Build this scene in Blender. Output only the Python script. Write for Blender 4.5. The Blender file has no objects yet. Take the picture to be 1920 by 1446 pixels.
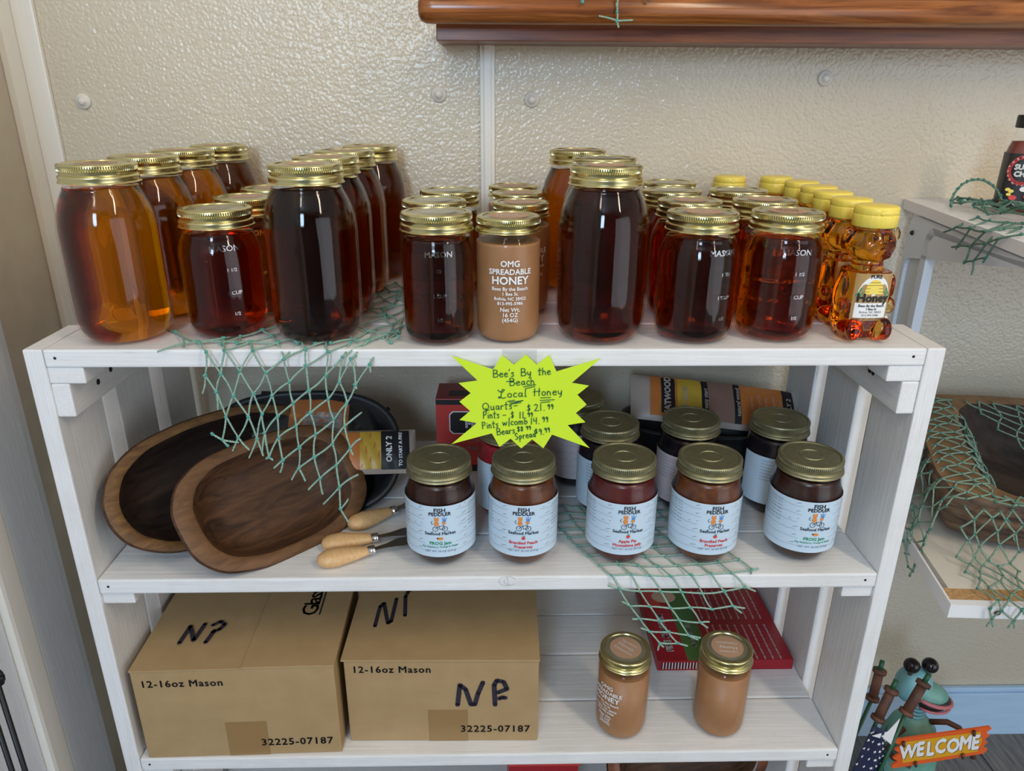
import bpy, bmesh, math, random
from math import sin, cos, pi, radians
from mathutils import Vector, Matrix
random.seed(7)
sc = bpy.context.scene
# ------------------------------------------------------------------ camera
cam_d = bpy.data.cameras.new('camera'); cam = bpy.data.objects.new('camera', cam_d)
sc.collection.objects.link(cam); sc.camera = cam
cam_d.sensor_width = 36; cam_d.lens = 25.93; cam_d.clip_start = .01
Rm = Matrix(((0.9997, 0.0229, 0.0028), (-0.0223, 0.9308, 0.3648), (0.0057, -0.3647, 0.9311)))
M = (Rm @ Matrix(((1, 0, 0), (0, 0, -1), (0, 1, 0)))).to_4x4(); M.translation = (0.0043, -0.7199, 0.2418)
cam.matrix_world = M
# ------------------------------------------------------------------ world and lights
w = bpy.data.worlds.new('world'); sc.world = w; w.use_nodes = True
WB = w.node_tree.nodes['Background']; WB.inputs[0].default_value = (1.0, .93, .85, 1); WB.inputs[1].default_value = .36
def area(name, loc, target, sx, sy, power, col):
    l = bpy.data.lights.new(name, 'AREA'); l.shape = 'RECTANGLE'; l.size = sx; l.size_y = sy; l.energy = power; l.color = col
    o = bpy.data.objects.new(name, l); sc.collection.objects.link(o); o.location = loc
    o.rotation_euler = (Vector(target) - Vector(loc)).to_track_quat('-Z', 'Y').to_euler(); return o
area('window_light', (-1.9, -2.5, .95), (0, 0, -.35), .7, .9, 34, (.54, .75, 1))
area('window_light', (-.5, -3.0, .90), (0, 0, -.4), .45, .9, 30, (.54, .75, 1))
area('door_light', (2.2, -2.2, .0), (.4, .3, -.2), 2.2, 2.0, 17, (.82, .89, 1))
area('ceiling_tube', (.95, -.9, 1.35), (.5, .39, .2), .10, 1.2, 11, (1, .84, .62))
area('ceiling_tube', (-.35, -1.0, 1.5), (-.1, .3, 0), .10, 1.2, 5, (1, .84, .62))
sc.view_settings.view_transform = 'Standard'; sc.view_settings.look = 'None'
sc.view_settings.gamma = 1; sc.view_settings.use_curve_mapping = False; sc.view_settings.exposure = 0.38
sc.cycles.max_bounces = 14; sc.cycles.transmission_bounces = 12; sc.cycles.transparent_max_bounces = 32
sc.cycles.glossy_bounces = 5; sc.cycles.diffuse_bounces = 4
# ------------------------------------------------------------------ materials
def mat(name, col, rough=.5, metal=0, **kw):
    m = bpy.data.materials.new(name); m.use_nodes = True; b = m.node_tree.nodes['Principled BSDF']
    b.inputs['Base Color'].default_value = (*col, 1); b.inputs['Roughness'].default_value = rough; b.inputs['Metallic'].default_value = metal
    for k, v in kw.items(): b.inputs[k].default_value = v
    return m
def nd(m, t, **kw):
    n = m.node_tree.nodes.new(t)
    for k, v in kw.items(): setattr(n, k, v)
    return n
def lk(m, a, b): m.node_tree.links.new(a, b)
def coords(m, scale=(1, 1, 1), kind='Object'):
    tc = nd(m, 'ShaderNodeTexCoord'); mp = nd(m, 'ShaderNodeMapping'); mp.inputs['Scale'].default_value = scale
    lk(m, tc.outputs[kind], mp.inputs[0]); return mp.outputs[0]
def noise(m, vec, scale, detail=4, rough=.6, dist=0):
    n = nd(m, 'ShaderNodeTexNoise'); n.inputs['Scale'].default_value = scale; n.inputs['Detail'].default_value = detail
    n.inputs['Roughness'].default_value = rough; n.inputs['Distortion'].default_value = dist; lk(m, vec, n.inputs['Vector']); return n.outputs[0]
def ramp(m, fac, stops):
    r = nd(m, 'ShaderNodeValToRGB'); e = r.color_ramp.elements
    while len(e) < len(stops): e.new(.5)
    for i, (p, c) in enumerate(stops): e[i].position = p; e[i].color = (*c, 1)
    lk(m, fac, r.inputs[0]); return r.outputs[0]
def bump(m, h, strength, dist=.001):
    b = nd(m, 'ShaderNodeBump'); b.inputs['Strength'].default_value = strength; b.inputs['Distance'].default_value = dist
    lk(m, h, b.inputs['Height']); lk(m, b.outputs[0], m.node_tree.nodes['Principled BSDF'].inputs['Normal'])
def setc(m, out): lk(m, out, m.node_tree.nodes['Principled BSDF'].inputs['Base Color'])
def noisy(name, c1, c2, scale=(1, 1, 1), ns=20, rough=.6, bs=.2, bd=.0006, lo=.35, hi=.65, detail=5, dist=0, metal=0, **kw):
    m = mat(name, c1, rough, metal, **kw); v = coords(m, scale); n = noise(m, v, ns, detail, .6, dist)
    setc(m, ramp(m, n, [(lo, c1), (hi, c2)]))
    if bs: bump(m, n, bs, bd)
    return m
def painted(name, scale):
    m = mat(name, (.8, .8, .8), .42); v = coords(m, scale)
    g = noise(m, v, 60, 6, .65, .2); g2 = noise(m, v, 22, 3, .5, 0)
    c1 = ramp(m, g, [(.25, (.50, .43, .34)), (.36, (.77, .76, .75)), (.7, (.85, .855, .86))])
    v2 = coords(m, (1, 1, 1)); n2 = noise(m, v2, 9, 5, .7)
    mx = nd(m, 'ShaderNodeMixRGB'); mx.blend_type = 'MULTIPLY'; mx.inputs[0].default_value = .6
    lk(m, c1, mx.inputs[1]); lk(m, ramp(m, n2, [(.3, (.86, .85, .82)), (.55, (1, 1, 1))]), mx.inputs[2]); setc(m, mx.outputs[0])
    bump(m, g2, .6, .0008); return m
M_px = painted('white_paint_grain_long', (.25, 8, 8)); M_pz = painted('white_paint_grain_upright', (8, 8, .25)); M_py = painted('white_paint_grain_deep', (8, .25, 8))
M_worn = noisy('worn_end_grain', (.80, .79, .76), (.45, .36, .26), (1, 1, 1), 160, .75, .6, .0008, .52, .75)
M_screw = mat('dark_screw', (.03, .028, .025), .5, .6)
def wallmat():
    m = mat('pebbled_wall_panel', (.62, .56, .46), .25); v = coords(m)
    vo = nd(m, 'ShaderNodeTexVoronoi'); vo.feature = 'SMOOTH_F1'; vo.inputs['Scale'].default_value = 230; lk(m, v, vo.inputs['Vector'])
    n = noise(m, v, 95, 3, .5); n3 = noise(m, v, 3, 2, .5)
    ad = nd(m, 'ShaderNodeMath', operation='MULTIPLY'); lk(m, vo.outputs['Distance'], ad.inputs[0]); lk(m, n, ad.inputs[1])
    bump(m, ad.outputs[0], .85, .0024); [setattr(n_, 'invert', True) for n_ in m.node_tree.nodes if n_.type == 'BUMP']; setc(m, ramp(m, n3, [(.3, (.60, .525, .40)), (.7, (.66, .59, .465))])); return m
M_wall = wallmat()
M_wallside = noisy('smooth_beige_wall', (.53, .46, .35), (.56, .50, .39), (1, 1, 1), 40, .5, .15)
M_trim = noisy('white_plastic_trim', (.80, .77, .70), (.84, .81, .75), (6, 6, .5), 10, .35, .1)
M_door = noisy('embossed_white_door', (.72, .75, .80), (.78, .81, .86), (14, 14, 1.3), 22, .45, .6, .0012)
M_base = noisy('pale_blue_baseboard', (.42, .60, .80), (.47, .66, .86), (1, 6, 6), 8, .4, .1)
M_floor = noisy('grey_wood_floor', (.10, .095, .09), (.21, .20, .19), (16, 1.2, 4), 12, .55, .3, .0006)
M_rail = noisy('varnished_pine', (.15, .042, .010), (.40, .135, .030), (1.2, 22, 22), 5, .22, .1, .0004, .38, .66, 6, .8)
M_ledge = noisy('dark_red_board', (.11, .026, .012), (.34, .11, .04), (1.0, 9, 26), 5, .32, .1, .0004, .35, .7, 6, .5)
M_gold = noisy('gold_lid_metal', (.60, .54, .26), (.72, .66, .36), (1, 1, 1), 14, .26, .0, metal=1)
M_disc = noisy('pale_gold_disc', (.52, .49, .34), (.64, .61, .46), (1, 1, 1), 60, .30, .05, metal=.9)
M_olive = noisy('olive_gold_lid', (.30, .28, .165), (.36, .335, .20), (1, 1, 1), 160, .42, .25, .0003, metal=.8)
M_sticker = mat('tan_sticker', (.50, .30, .185), .5)
M_white = mat('white_print', (.85, .85, .85), .5); M_black = mat('black_print', (.012, .012, .014), .5)
def honey(name, ext, ior=1.40):
    m = bpy.data.materials.new(name); m.use_nodes = True; nt = m.node_tree; nt.nodes.remove(nt.nodes['Principled BSDF'])
    g = nd(m, 'ShaderNodeBsdfGlass'); g.inputs['Roughness'].default_value = 0; g.inputs['IOR'].default_value = ior
    g.inputs['Color'].default_value = (1, 1, 1, 1)
    va = nd(m, 'ShaderNodeVolumeAbsorption'); d = max(ext) * 1.0
    va.inputs['Color'].default_value = (*[1 - e / d for e in ext], 1); va.inputs['Density'].default_value = d
    lk(m, g.outputs[0], nt.nodes['Material Output'].inputs['Surface']); lk(m, va.outputs[0], nt.nodes['Material Output'].inputs['Volume'])
    return m
M_h_gold = honey('golden_honey', (2.8, 16, 90))
M_h_orange = honey('orange_honey', (4.5, 21, 90))
M_h_amber = honey('amber_honey', (6.5, 22, 80))
M_h_red = honey('red_honey', (6.5, 32, 85))
M_h_dark = honey('dark_honey', (10.5, 26, 50))
M_h_bear = honey('bear_honey', (7.5, 30, 105))
def sheet(name, tint=(1, 1, 1), base=.012, rough=.015):
    m = bpy.data.materials.new(name); m.use_nodes = True; nt = m.node_tree; nt.nodes.remove(nt.nodes['Principled BSDF'])
    t = nd(m, 'ShaderNodeBsdfTransparent'); t.inputs[0].default_value = (*tint, 1)
    g = nd(m, 'ShaderNodeBsdfGlossy'); g.inputs['Roughness'].default_value = rough
    lw = nd(m, 'ShaderNodeLayerWeight'); lw.inputs[0].default_value = .5
    p5 = nd(m, 'ShaderNodeMath', operation='POWER'); p5.inputs[1].default_value = 5.0; lk(m, lw.outputs['Facing'], p5.inputs[0])
    ma = nd(m, 'ShaderNodeMath', operation='MULTIPLY_ADD'); lk(m, p5.outputs[0], ma.inputs[0]); ma.inputs[1].default_value = .6; ma.inputs[2].default_value = base
    mx = nd(m, 'ShaderNodeMixShader'); lk(m, ma.outputs[0], mx.inputs[0]); lk(m, t.outputs[0], mx.inputs[1]); lk(m, g.outputs[0], mx.inputs[2])
    lk(m, mx.outputs[0], nt.nodes['Material Output'].inputs['Surface']); return m
M_glass = sheet('clear_jar_glass', (.985, .985, .985)); M_emb = sheet('embossed_glass', (.97, .97, .97), .16, .05); M_tape = sheet('clear_tape', (.97, .97, .97), .06, .2); M_plastic = sheet('clear_plastic_wrap', (.9, .9, .9), .10, .12)
M_spread = noisy('cinnamon_spread', (.33, .155, .062), (.38, .185, .078), (1, 1, 1), 30, .45, .05)
def jam(name, c1, c2): return noisy(name, c1, c2, (1, 1, 1), 55, .28, .3, .0008, .4, .62)
M_j_dark = jam('dark_fig_jam', (.016, .005, .003), (.042, .012, .006)); M_j_peach = jam('brandied_peach', (.075, .020, .007), (.15, .046, .013))
M_j_apple = jam('apple_jelly', (.075, .008, .008), (.10, .012, .010)); M_j_black = jam('blackberry_jam', (.006, .005, .008), (.014, .008, .012)); M_j_red = jam('red_pepper_jelly', (.28, .012, .02), (.36, .02, .03))
M_label = mat('pale_blue_label', (.58, .72, .84), .4); M_labelpink = mat('pale_pink_label', (.62, .52, .54), .4); M_line = mat('grey_line', (.24, .28, .33), .6)
M_g = mat('green_print', (.03, .32, .16), .5); M_r = mat('red_print', (.68, .06, .05), .5); M_o = mat('orange_print', (.75, .27, .06), .5); M_b = mat('blue_print', (.10, .27, .62), .5)
M_twine = noisy('pale_green_twine', (.17, .35, .27), (.38, .50, .41), (1, 1, 1), 700, .85, .5, .0004)
M_knot = noisy('teal_knot', (.04, .26, .22), (.14, .42, .35), (1, 1, 1), 800, .85, .5, .0004)
M_twine2 = noisy('dark_green_twine', (.06, .15, .11), (.17, .29, .21), (1, 1, 1), 700, .85, .5, .0004); M_knot2 = noisy('dark_green_knot', (.03, .13, .10), (.08, .22, .17), (1, 1, 1), 800, .85, .5, .0004)
M_twine3 = noisy('grey_green_twine', (.12, .22, .16), (.30, .40, .30), (1, 1, 1), 700, .85, .5, .0004)
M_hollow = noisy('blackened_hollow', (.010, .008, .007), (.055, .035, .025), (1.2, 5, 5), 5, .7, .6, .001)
M_yellow = noisy('yellow_cap_plastic', (.88, .68, .10), (.90, .71, .13), (1, 1, 1), 20, .35, .0)
M_tan = mat('tan_label', (.44, .27, .10), .35)
M_sign = noisy('fluorescent_card', (.62, .84, .02), (.66, .88, .03), (1, 1, 1), 6, .6, 0)
M_ink = mat('green_marker', (.0, .10, .045), .5); M_marker = mat('black_marker', (.022, .018, .032), .55)
def cardmat(name, c1, c2):
    m = noisy(name, c1, c2, (3, 3, 3), 9, .8, .12, .0004, .3, .7); return m
M_card = cardmat('cardboard', (.38, .25, .115), (.43, .29, .14)); M_cardtape = mat('brown_tape', (.31, .185, .072), .35); M_cardcut = mat('cut_cardboard', (.55, .40, .22), .8)
M_bowl = noisy('carved_brown_wood', (.030, .011, .004), (.125, .052, .019), (1.5, 7, 7), 9, .62, .8, .0016, .32, .68, 7, 1.2)
M_bowlrim = noisy('carved_rim', (.085, .036, .012), (.20, .092, .034), (3, 10, 10), 10, .6, .6, .0010, .3, .7, 6, .6)
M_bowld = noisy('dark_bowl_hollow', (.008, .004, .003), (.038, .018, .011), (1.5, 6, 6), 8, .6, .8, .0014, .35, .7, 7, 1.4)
M_bowlrim2 = noisy('yellowed_rim', (.085, .033, .009), (.22, .11, .032), (3, 12, 12), 12, .6, .7, .0012, .3, .7, 6, .6)
M_trough = noisy('charred_trough', (.030, .018, .014), (.20, .12, .072), (1.0, 5, 10), 4.0, .65, .8, .0015, .36, .62, 7, 1.6)
M_troughrim = noisy('trough_rim', (.17, .09, .038), (.30, .18, .085), (4, 4, 4), 6, .6, .4, .001)
M_beech = noisy('beech_handle', (.62, .36, .155), (.72, .46, .22), (30, 4, 30), 6, .4, .05)
M_steel = mat('steel', (.30, .29, .28), .3, 1); M_ferr = mat('bright_ferrule', (.62, .62, .62), .2, 1)
M_cast = noisy('black_cast', (.008, .008, .009), (.016, .016, .018), (1, 1, 1), 40, .5, .2)
M_pack = mat('orange_pack', (.62, .20, .045), .35); M_packy = mat('yellow_pack', (.66, .42, .05), .35); M_pcream = mat('cream_pack', (.52, .42, .36), .35); M_pphoto = mat('wood_photo_pack', (.30, .17, .13), .4)
M_redbox = mat('red_carton', (.58, .05, .04), .4); M_reddark = mat('dark_red_carton', (.22, .02, .02), .45); M_redflat = mat('crimson_carton', (.36, .010, .020), .35); M_greenp = mat('green_panel', (.07, .16, .04), .4)
M_cream = mat('cream_print', (.62, .42, .28), .5); M_pinkp = mat('pink_print', (.62, .28, .28), .5)
M_shelfw = mat('white_laminate', (.80, .80, .82), .4); M_chip = noisy('chipboard', (.36, .20, .08), (.56, .34, .15), (1, 1, 1), 220, .8, .5); M_shelft = noisy('shelf_top', (.66, .62, .54), (.72, .68, .60), (1, 1, 1), 12, .5, .0)
M_panel = mat('grey_plastic_panel', (.62, .66, .70), .5); M_panelw = mat('pale_plastic_lip', (.66, .71, .78), .45)
M_patina = noisy('green_patina', (.10, .30, .22), (.22, .46, .40), (1, 1, 1), 16, .42, .1); M_patblue = noisy('blue_patina', (.14, .40, .45), (.25, .50, .52), (1, 1, 1), 16, .42, .1)
M_rust = noisy('rusty_metal', (.07, .028, .018), (.16, .065, .038), (1, 1, 1), 45, .6, .3); M_eye = mat('black_enamel', (.012, .008, .010), .12)
M_pink = mat('pink_lip', (.52, .16, .18), .4); M_dgreen = mat('dark_green_paint', (.015, .09, .04), .4); M_mouth = mat('dark_mouth', (.01, .012, .012), .4)
M_signo = mat('orange_sign', (.80, .12, .02), .4); M_signy = mat('amber_sign', (.74, .37, .012), .4); M_navy = mat('navy_cloth', (.012, .018, .06), .7)
M_blackm = mat('black_wire', (.01, .01, .012), .35, .3); M_bottle = mat('dark_label', (.02, .018, .02), .4); M_sauce = mat('red_spice', (.20, .05, .035), .4)
M_rivet = mat('cream_rivet', (.72, .68, .60), .3)

# ------------------------------------------------------------------ mesh helpers
class MB:
    def __init__(s): s.v = []; s.f = []; s.m = []; s.cur = 0; s.sm = []; s.smooth = True
    def add(s, vs, fs):
        b = len(s.v); s.v += [tuple(v) for v in vs]
        for f in fs: s.f.append(tuple(b + i for i in f)); s.m.append(s.cur); s.sm.append(s.smooth)
        return s
    def box(s, x0, y0, z0, x1, y1, z1, c=0.0):
        # box with small chamfered edges
        sm = s.smooth; s.smooth = False
        if c <= 0:
            vs = [(x, y, z) for x in (x0, x1) for y in (y0, y1) for z in (z0, z1)]
            s.add(vs, [(0, 1, 3, 2), (4, 6, 7, 5), (0, 4, 5, 1), (2, 3, 7, 6), (0, 2, 6, 4), (1, 5, 7, 3)])
        else:
            bm = bmesh.new(); bmesh.ops.create_cube(bm, size=1)
            for v in bm.verts: v.co = Vector(((x0 + x1) / 2 + v.co.x * (x1 - x0), (y0 + y1) / 2 + v.co.y * (y1 - y0), (z0 + z1) / 2 + v.co.z * (z1 - z0)))
            bmesh.ops.bevel(bm, geom=list(bm.edges), offset=c, segments=2, affect='EDGES', profile=.6)
            bm.verts.ensure_lookup_table(); s.add([v.co[:] for v in bm.verts], [[v.index for v in f.verts] for f in bm.faces]); bm.free()
        s.smooth = sm; return s
    def lathe(s, prof, seg=48, fn=None, o=(0, 0, 0), sx=1, sy=1):
        vs = []; fs = []; rings = []
        for r, z in prof:
            if r < 1e-6: rings.append([len(vs)]); vs.append((o[0], o[1], o[2] + z))
            else:
                rings.append(list(range(len(vs), len(vs) + seg)))
                for i in range(seg):
                    a = 2 * pi * i / seg; rr = fn(r, z, a) if fn else r
                    vs.append((o[0] + rr * cos(a) * sx, o[1] + rr * sin(a) * sy, o[2] + z))
        for A, B in zip(rings, rings[1:]):
            for i in range(seg):
                j = (i + 1) % seg
                if len(A) == 1 and len(B) == 1: break
                if len(A) == 1: fs.append((A[0], B[j], B[i]))
                elif len(B) == 1: fs.append((A[i], A[j], B[0]))
                else: fs.append((A[i], A[j], B[j], B[i]))
        return s.add(vs, fs)
    def tube(s, pts, r, seg=6, cap=True):
        pts = [Vector(p) for p in pts]; vs = []; fs = []; n = len(pts); up = Vector((.31, .2, .93)).normalized()
        rr = r if isinstance(r, (list, tuple)) else [r] * n
        for i, p in enumerate(pts):
            d = (pts[min(i + 1, n - 1)] - pts[max(i - 1, 0)])
            if d.length < 1e-9: d = Vector((0, 0, 1))
            d.normalize(); a = d.cross(up)
            if a.length < .1: a = d.cross(Vector((1, 0, 0)))
            a.normalize(); b = d.cross(a)
            for k in range(seg):
                t = 2 * pi * k / seg; vs.append(p + (a * cos(t) + b * sin(t)) * rr[i])
        for i in range(n - 1):
            for k in range(seg):
                k2 = (k + 1) % seg; fs.append((i * seg + k, i * seg + k2, (i + 1) * seg + k2, (i + 1) * seg + k))
        if cap: fs.append(tuple(range(seg))[::-1]); fs.append(tuple((n - 1) * seg + k for k in range(seg)))
        return s.add(vs, fs)
    def ball(s, c, r, seg=16, rings=10, rot=None):
        if not isinstance(r, (tuple, list)): r = (r, r, r)
        vs = [Vector((0, 0, -r[2]))]; fs = []
        for i in range(1, rings):
            t = -pi / 2 + pi * i / rings
            for k in range(seg): a = 2 * pi * k / seg; vs.append(Vector((r[0] * cos(t) * cos(a), r[1] * cos(t) * sin(a), r[2] * sin(t))))
        vs.append(Vector((0, 0, r[2]))); N = len(vs) - 1
        for k in range(seg):
            k2 = (k + 1) % seg; fs.append((0, 1 + k2, 1 + k)); fs.append((N, N - seg + k, N - seg + k2))
            for i in range(rings - 2): a = 1 + i * seg; fs.append((a + k, a + k2, a + seg + k2, a + seg + k))
        if rot: vs = [rot @ v for v in vs]
        return s.add([v + Vector(c) for v in vs], fs)
    def poly(s, pts2, f, thick):
        # extruded flat outline; f maps (u, v, w) to a point
        n = len(pts2); A = [f(u, v, 0) for u, v in pts2]; B = [f(u, v, thick) for u, v in pts2]; sm = s.smooth; s.smooth = False
        tris = tess(pts2)
        s.add(A + B, [tuple(t) for t in tris] + [tuple(n + i for i in t[::-1]) for t in tris] + [(i, (i + 1) % n, n + (i + 1) % n, n + i) for i in range(n)])
        s.smooth = sm; return s
    def mesh(s, name, mats):
        me = bpy.data.meshes.new(name); me.from_pydata(s.v, [], s.f)
        for m in (mats if isinstance(mats, (list, tuple)) else [mats]): me.materials.append(m)
        me.polygons.foreach_set('material_index', s.m); me.polygons.foreach_set('use_smooth', s.sm); me.update(); return me
from mathutils.geometry import tessellate_polygon
def tess(p): return tessellate_polygon([[Vector((a, b, 0)) for a, b in p]])
def link(name, data, parent=None, loc=(0, 0, 0), rot=(0, 0, 0)):
    o = bpy.data.objects.new(name, data); sc.collection.objects.link(o); o.location = loc; o.rotation_euler = rot
    if parent: o.parent = parent
    return o
def part(name, mb, mats, parent=None, auto=None, **kw):
    me = mb.mesh(name, mats)
    o = link(name, me, parent, **kw)
    if auto: me.set_sharp_from_angle(angle=radians(auto))
    return o
def thing(name, label, cat, loc=(0, 0, 0), rz=0, group=None):
    o = link(name, None, None, loc, (0, 0, rz)); o['label'] = label; o['category'] = cat
    if group: o['group'] = group
    return o
def tag(o, label, cat, group=None):
    o['label'] = label; o['category'] = cat
    if group: o['group'] = group
    return o
def struct(o): o['kind'] = 'structure'; return o
def copy_tree(o, loc, rz, label):
    def cp(a, parent):
        c = a.copy(); sc.collection.objects.link(c); c.parent = parent
        for ch in a.children: cp(ch, c)
        return c
    c = cp(o, None); c.location = loc; c.rotation_euler = (0, 0, rz); c['label'] = label; return c
# ------------------------------------------------------------------ text
_tc = {}
def text(s, size, bold=0, ext=0, align='CENTER', res=2, space=1.0):
    key = (s, size, bold, ext, align, space)
    if key in _tc: return _tc[key]
    cu = bpy.data.curves.new('t', 'FONT'); cu.body = s; cu.size = size; cu.extrude = ext; cu.align_x = align; cu.resolution_u = res; cu.space_character = space
    ob = bpy.data.objects.new('t', cu); me = ob.to_mesh()
    vs = [tuple(v.co) for v in me.vertices]; fs = [tuple(p.vertices) for p in me.polygons]; r = (vs, fs)
    if bold:   # heavier strokes: overlaid shifted copies
        n = len(vs); sh = [(0, 0), (bold, 0), (-bold, 0), (0, bold), (0, -bold)]
        r = ([(x + a, y + c, z + k * 4e-5) for k, (a, c) in enumerate(sh) for x, y, z in vs], [tuple(i + k * n for i in f) for k in range(5) for f in fs])
    ob.to_mesh_clear(); bpy.data.objects.remove(ob); bpy.data.curves.remove(cu); _tc[key] = r; return r
def put(mb, tx, f, mi=None):
    if mi is not None: mb.cur = mi
    sm = mb.smooth; mb.smooth = False; mb.add([f(*v) for v in tx[0]], tx[1]); mb.smooth = sm
def cyl(R, z0, a0=-pi / 2, off=.0004, x0=0, tilt=0):
    # flat (x, y) wrapped on a vertical cylinder facing angle a0
    def f(x, y, z=0):
        X = x0 + x * cos(tilt) - y * sin(tilt); Y = x * sin(tilt) + y * cos(tilt)
        a = a0 + X / R; rr = R + off + z; return (rr * cos(a), rr * sin(a), z0 + Y)
    return f
def plane(o, ux, uy):
    o = Vector(o); ux = Vector(ux).normalized(); uy = Vector(uy).normalized(); n = ux.cross(uy)
    return lambda x, y, z=0: tuple(o + ux * x + uy * y + n * z)
def strokes(mb, lines, w, f, z=.0003):
    # marker strokes: flat ribbons with round joints
    for ln in lines:
        for (x0, y0), (x1, y1) in zip(ln, ln[1:]):
            dx, dy = x1 - x0, y1 - y0; L = math.hypot(dx, dy) or 1; nx, ny = -dy / L * w / 2, dx / L * w / 2
            mb.add([f(x0 + nx, y0 + ny, z), f(x0 - nx, y0 - ny, z), f(x1 - nx, y1 - ny, z), f(x1 + nx, y1 + ny, z)], [(0, 1, 2, 3)])
        for x, y in ln:
            mb.add([f(x + cos(k * pi / 4) * w / 2, y + sin(k * pi / 4) * w / 2, z * 1.0) for k in range(8)], [tuple(range(8))])
def arc(cx, cy, rx, ry, a0, a1, n=8): return [(cx + rx * cos(radians(a0 + (a1 - a0) * i / n)), cy + ry * sin(radians(a0 + (a1 - a0) * i / n))) for i in range(n + 1)]
def disc(mb, cx, cy, rx, ry, f, z, n=20, a0=0, a1=360):
    mb.add([f(cx, cy, z)] + [f(cx + rx * cos(radians(a0 + (a1 - a0) * i / n)), cy + ry * sin(radians(a0 + (a1 - a0) * i / n)), z) for i in range(n + 1)], [(0, i + 1, i + 2) for i in range(n)])
def quad(mb, x0, y0, x1, y1, f, z, nx=1):
    vs = []; fs = []
    for i in range(nx + 1):
        x = x0 + (x1 - x0) * i / nx; vs += [f(x, y0, z), f(x, y1, z)]
    mb.add(vs, [(2 * i, 2 * i + 2, 2 * i + 3, 2 * i + 1) for i in range(nx)])
# ================================================================== the room
WY = .39; FL = -.94
b = MB(); b.box(-.645, WY, FL, 2.2, WY + .03, 1.25); o = struct(part('wall_back', b, M_wall))
b = MB(); b.box(-.675, -1.6, FL, -.645, WY + .03, 1.25); struct(part('wall_left', b, M_wallside))
b = MB(); b.box(-.75, -3.45, FL, 2.6, -3.4, 1.60); struct(part('wall_front', b, noisy('dim_far_wall', (.20, .19, .17), (.28, .26, .23), (1, 1, 1), 3, .6, 0)))
b = MB(); b.box(-.75, -3.4, 1.56, 2.6, WY + .03, 1.60); struct(part('ceiling', b, M_trim))
b = MB(); b.box(-.75, -3.4, FL - .03, 2.3, WY + .03, FL - .004); fl = struct(part('floor', b, M_floor))
for i in range(11):
    b = MB(); x = -.72 + i * .185 + (.0 if i else 0); b.box(x, -1.6, FL - .004, x + .181, WY - .002, FL + .001, .001); part('floor_plank', b, M_floor, fl)
b = MB(); b.smooth = False
b.box(.52, WY - .014, FL, 2.2, WY - .0005, FL + .105, .002); b.box(.52, WY - .010, FL + .105, 2.2, WY - .0005, FL + .116, .003); struct(part('baseboard_back', b, M_base))
b = MB(); b.box(-.6449, WY - .035, FL, -.634, WY - .0001, 1.25, .002); b.box(-.634, WY - .008, FL, -.605, WY - .0001, 1.25, .002); struct(part('trim_1', b, M_trim))
b = MB(); b.box(-.0155, WY - .005, FL, .005, WY - .0001, 1.25, .0015); b.box(-.010, WY - .008, FL, .000, WY - .0001, 1.25, .001); struct(part('trim_2', b, M_trim))
# door and casing on the left wall
b = MB(); b.box(-.6449, .098, FL, -.622, .196, 1.25, .003); b.box(-.622, .100, FL, -.616, .176, 1.25, .002); struct(part('trim_3', b, M_door))
b = MB(); b.box(-.6449, .058, FL, -.612, .0975, 1.25, .006); struct(part('trim_4', b, M_trim))
b = MB(); b.box(-.6449, -.9, FL, -.622, .0575, 1.25, .004); d = struct(part('door_1', b, M_door))
b = MB(); b.tube([(-.622, -.70, -.05), (-.57, -.70, -.05)], .012, 16); b.ball((-.555, -.70, -.05), (.022, .028, .028)); part('door_knob', b, M_ferr, d)
for i, (x, z, lab) in enumerate([(-.5654, .2324, 'cream rivet cap on the wall above the leftmost quart jars'), (-.0731, .2442, 'cream rivet cap just left of the white vertical seam strip'),
        (.0568, .238, 'cream rivet cap just right of the white vertical seam strip'), (.468, .2682, 'cream rivet cap on the wall right of centre, below the varnished shelf')]):
    b = MB(); b.lathe([(.0105, 0), (.0105, .0015), (.009, .003), (.0055, .0035), (.005, .0055), (.003, .007), (0, .0075)], 28)
    o = part('rivet_cap', b, M_rivet); o.location = (x, WY - .0005, z); o.rotation_euler = (pi / 2, 0, 0); tag(o, lab, 'rivet', 'rivet caps on the wall panels')

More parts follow.
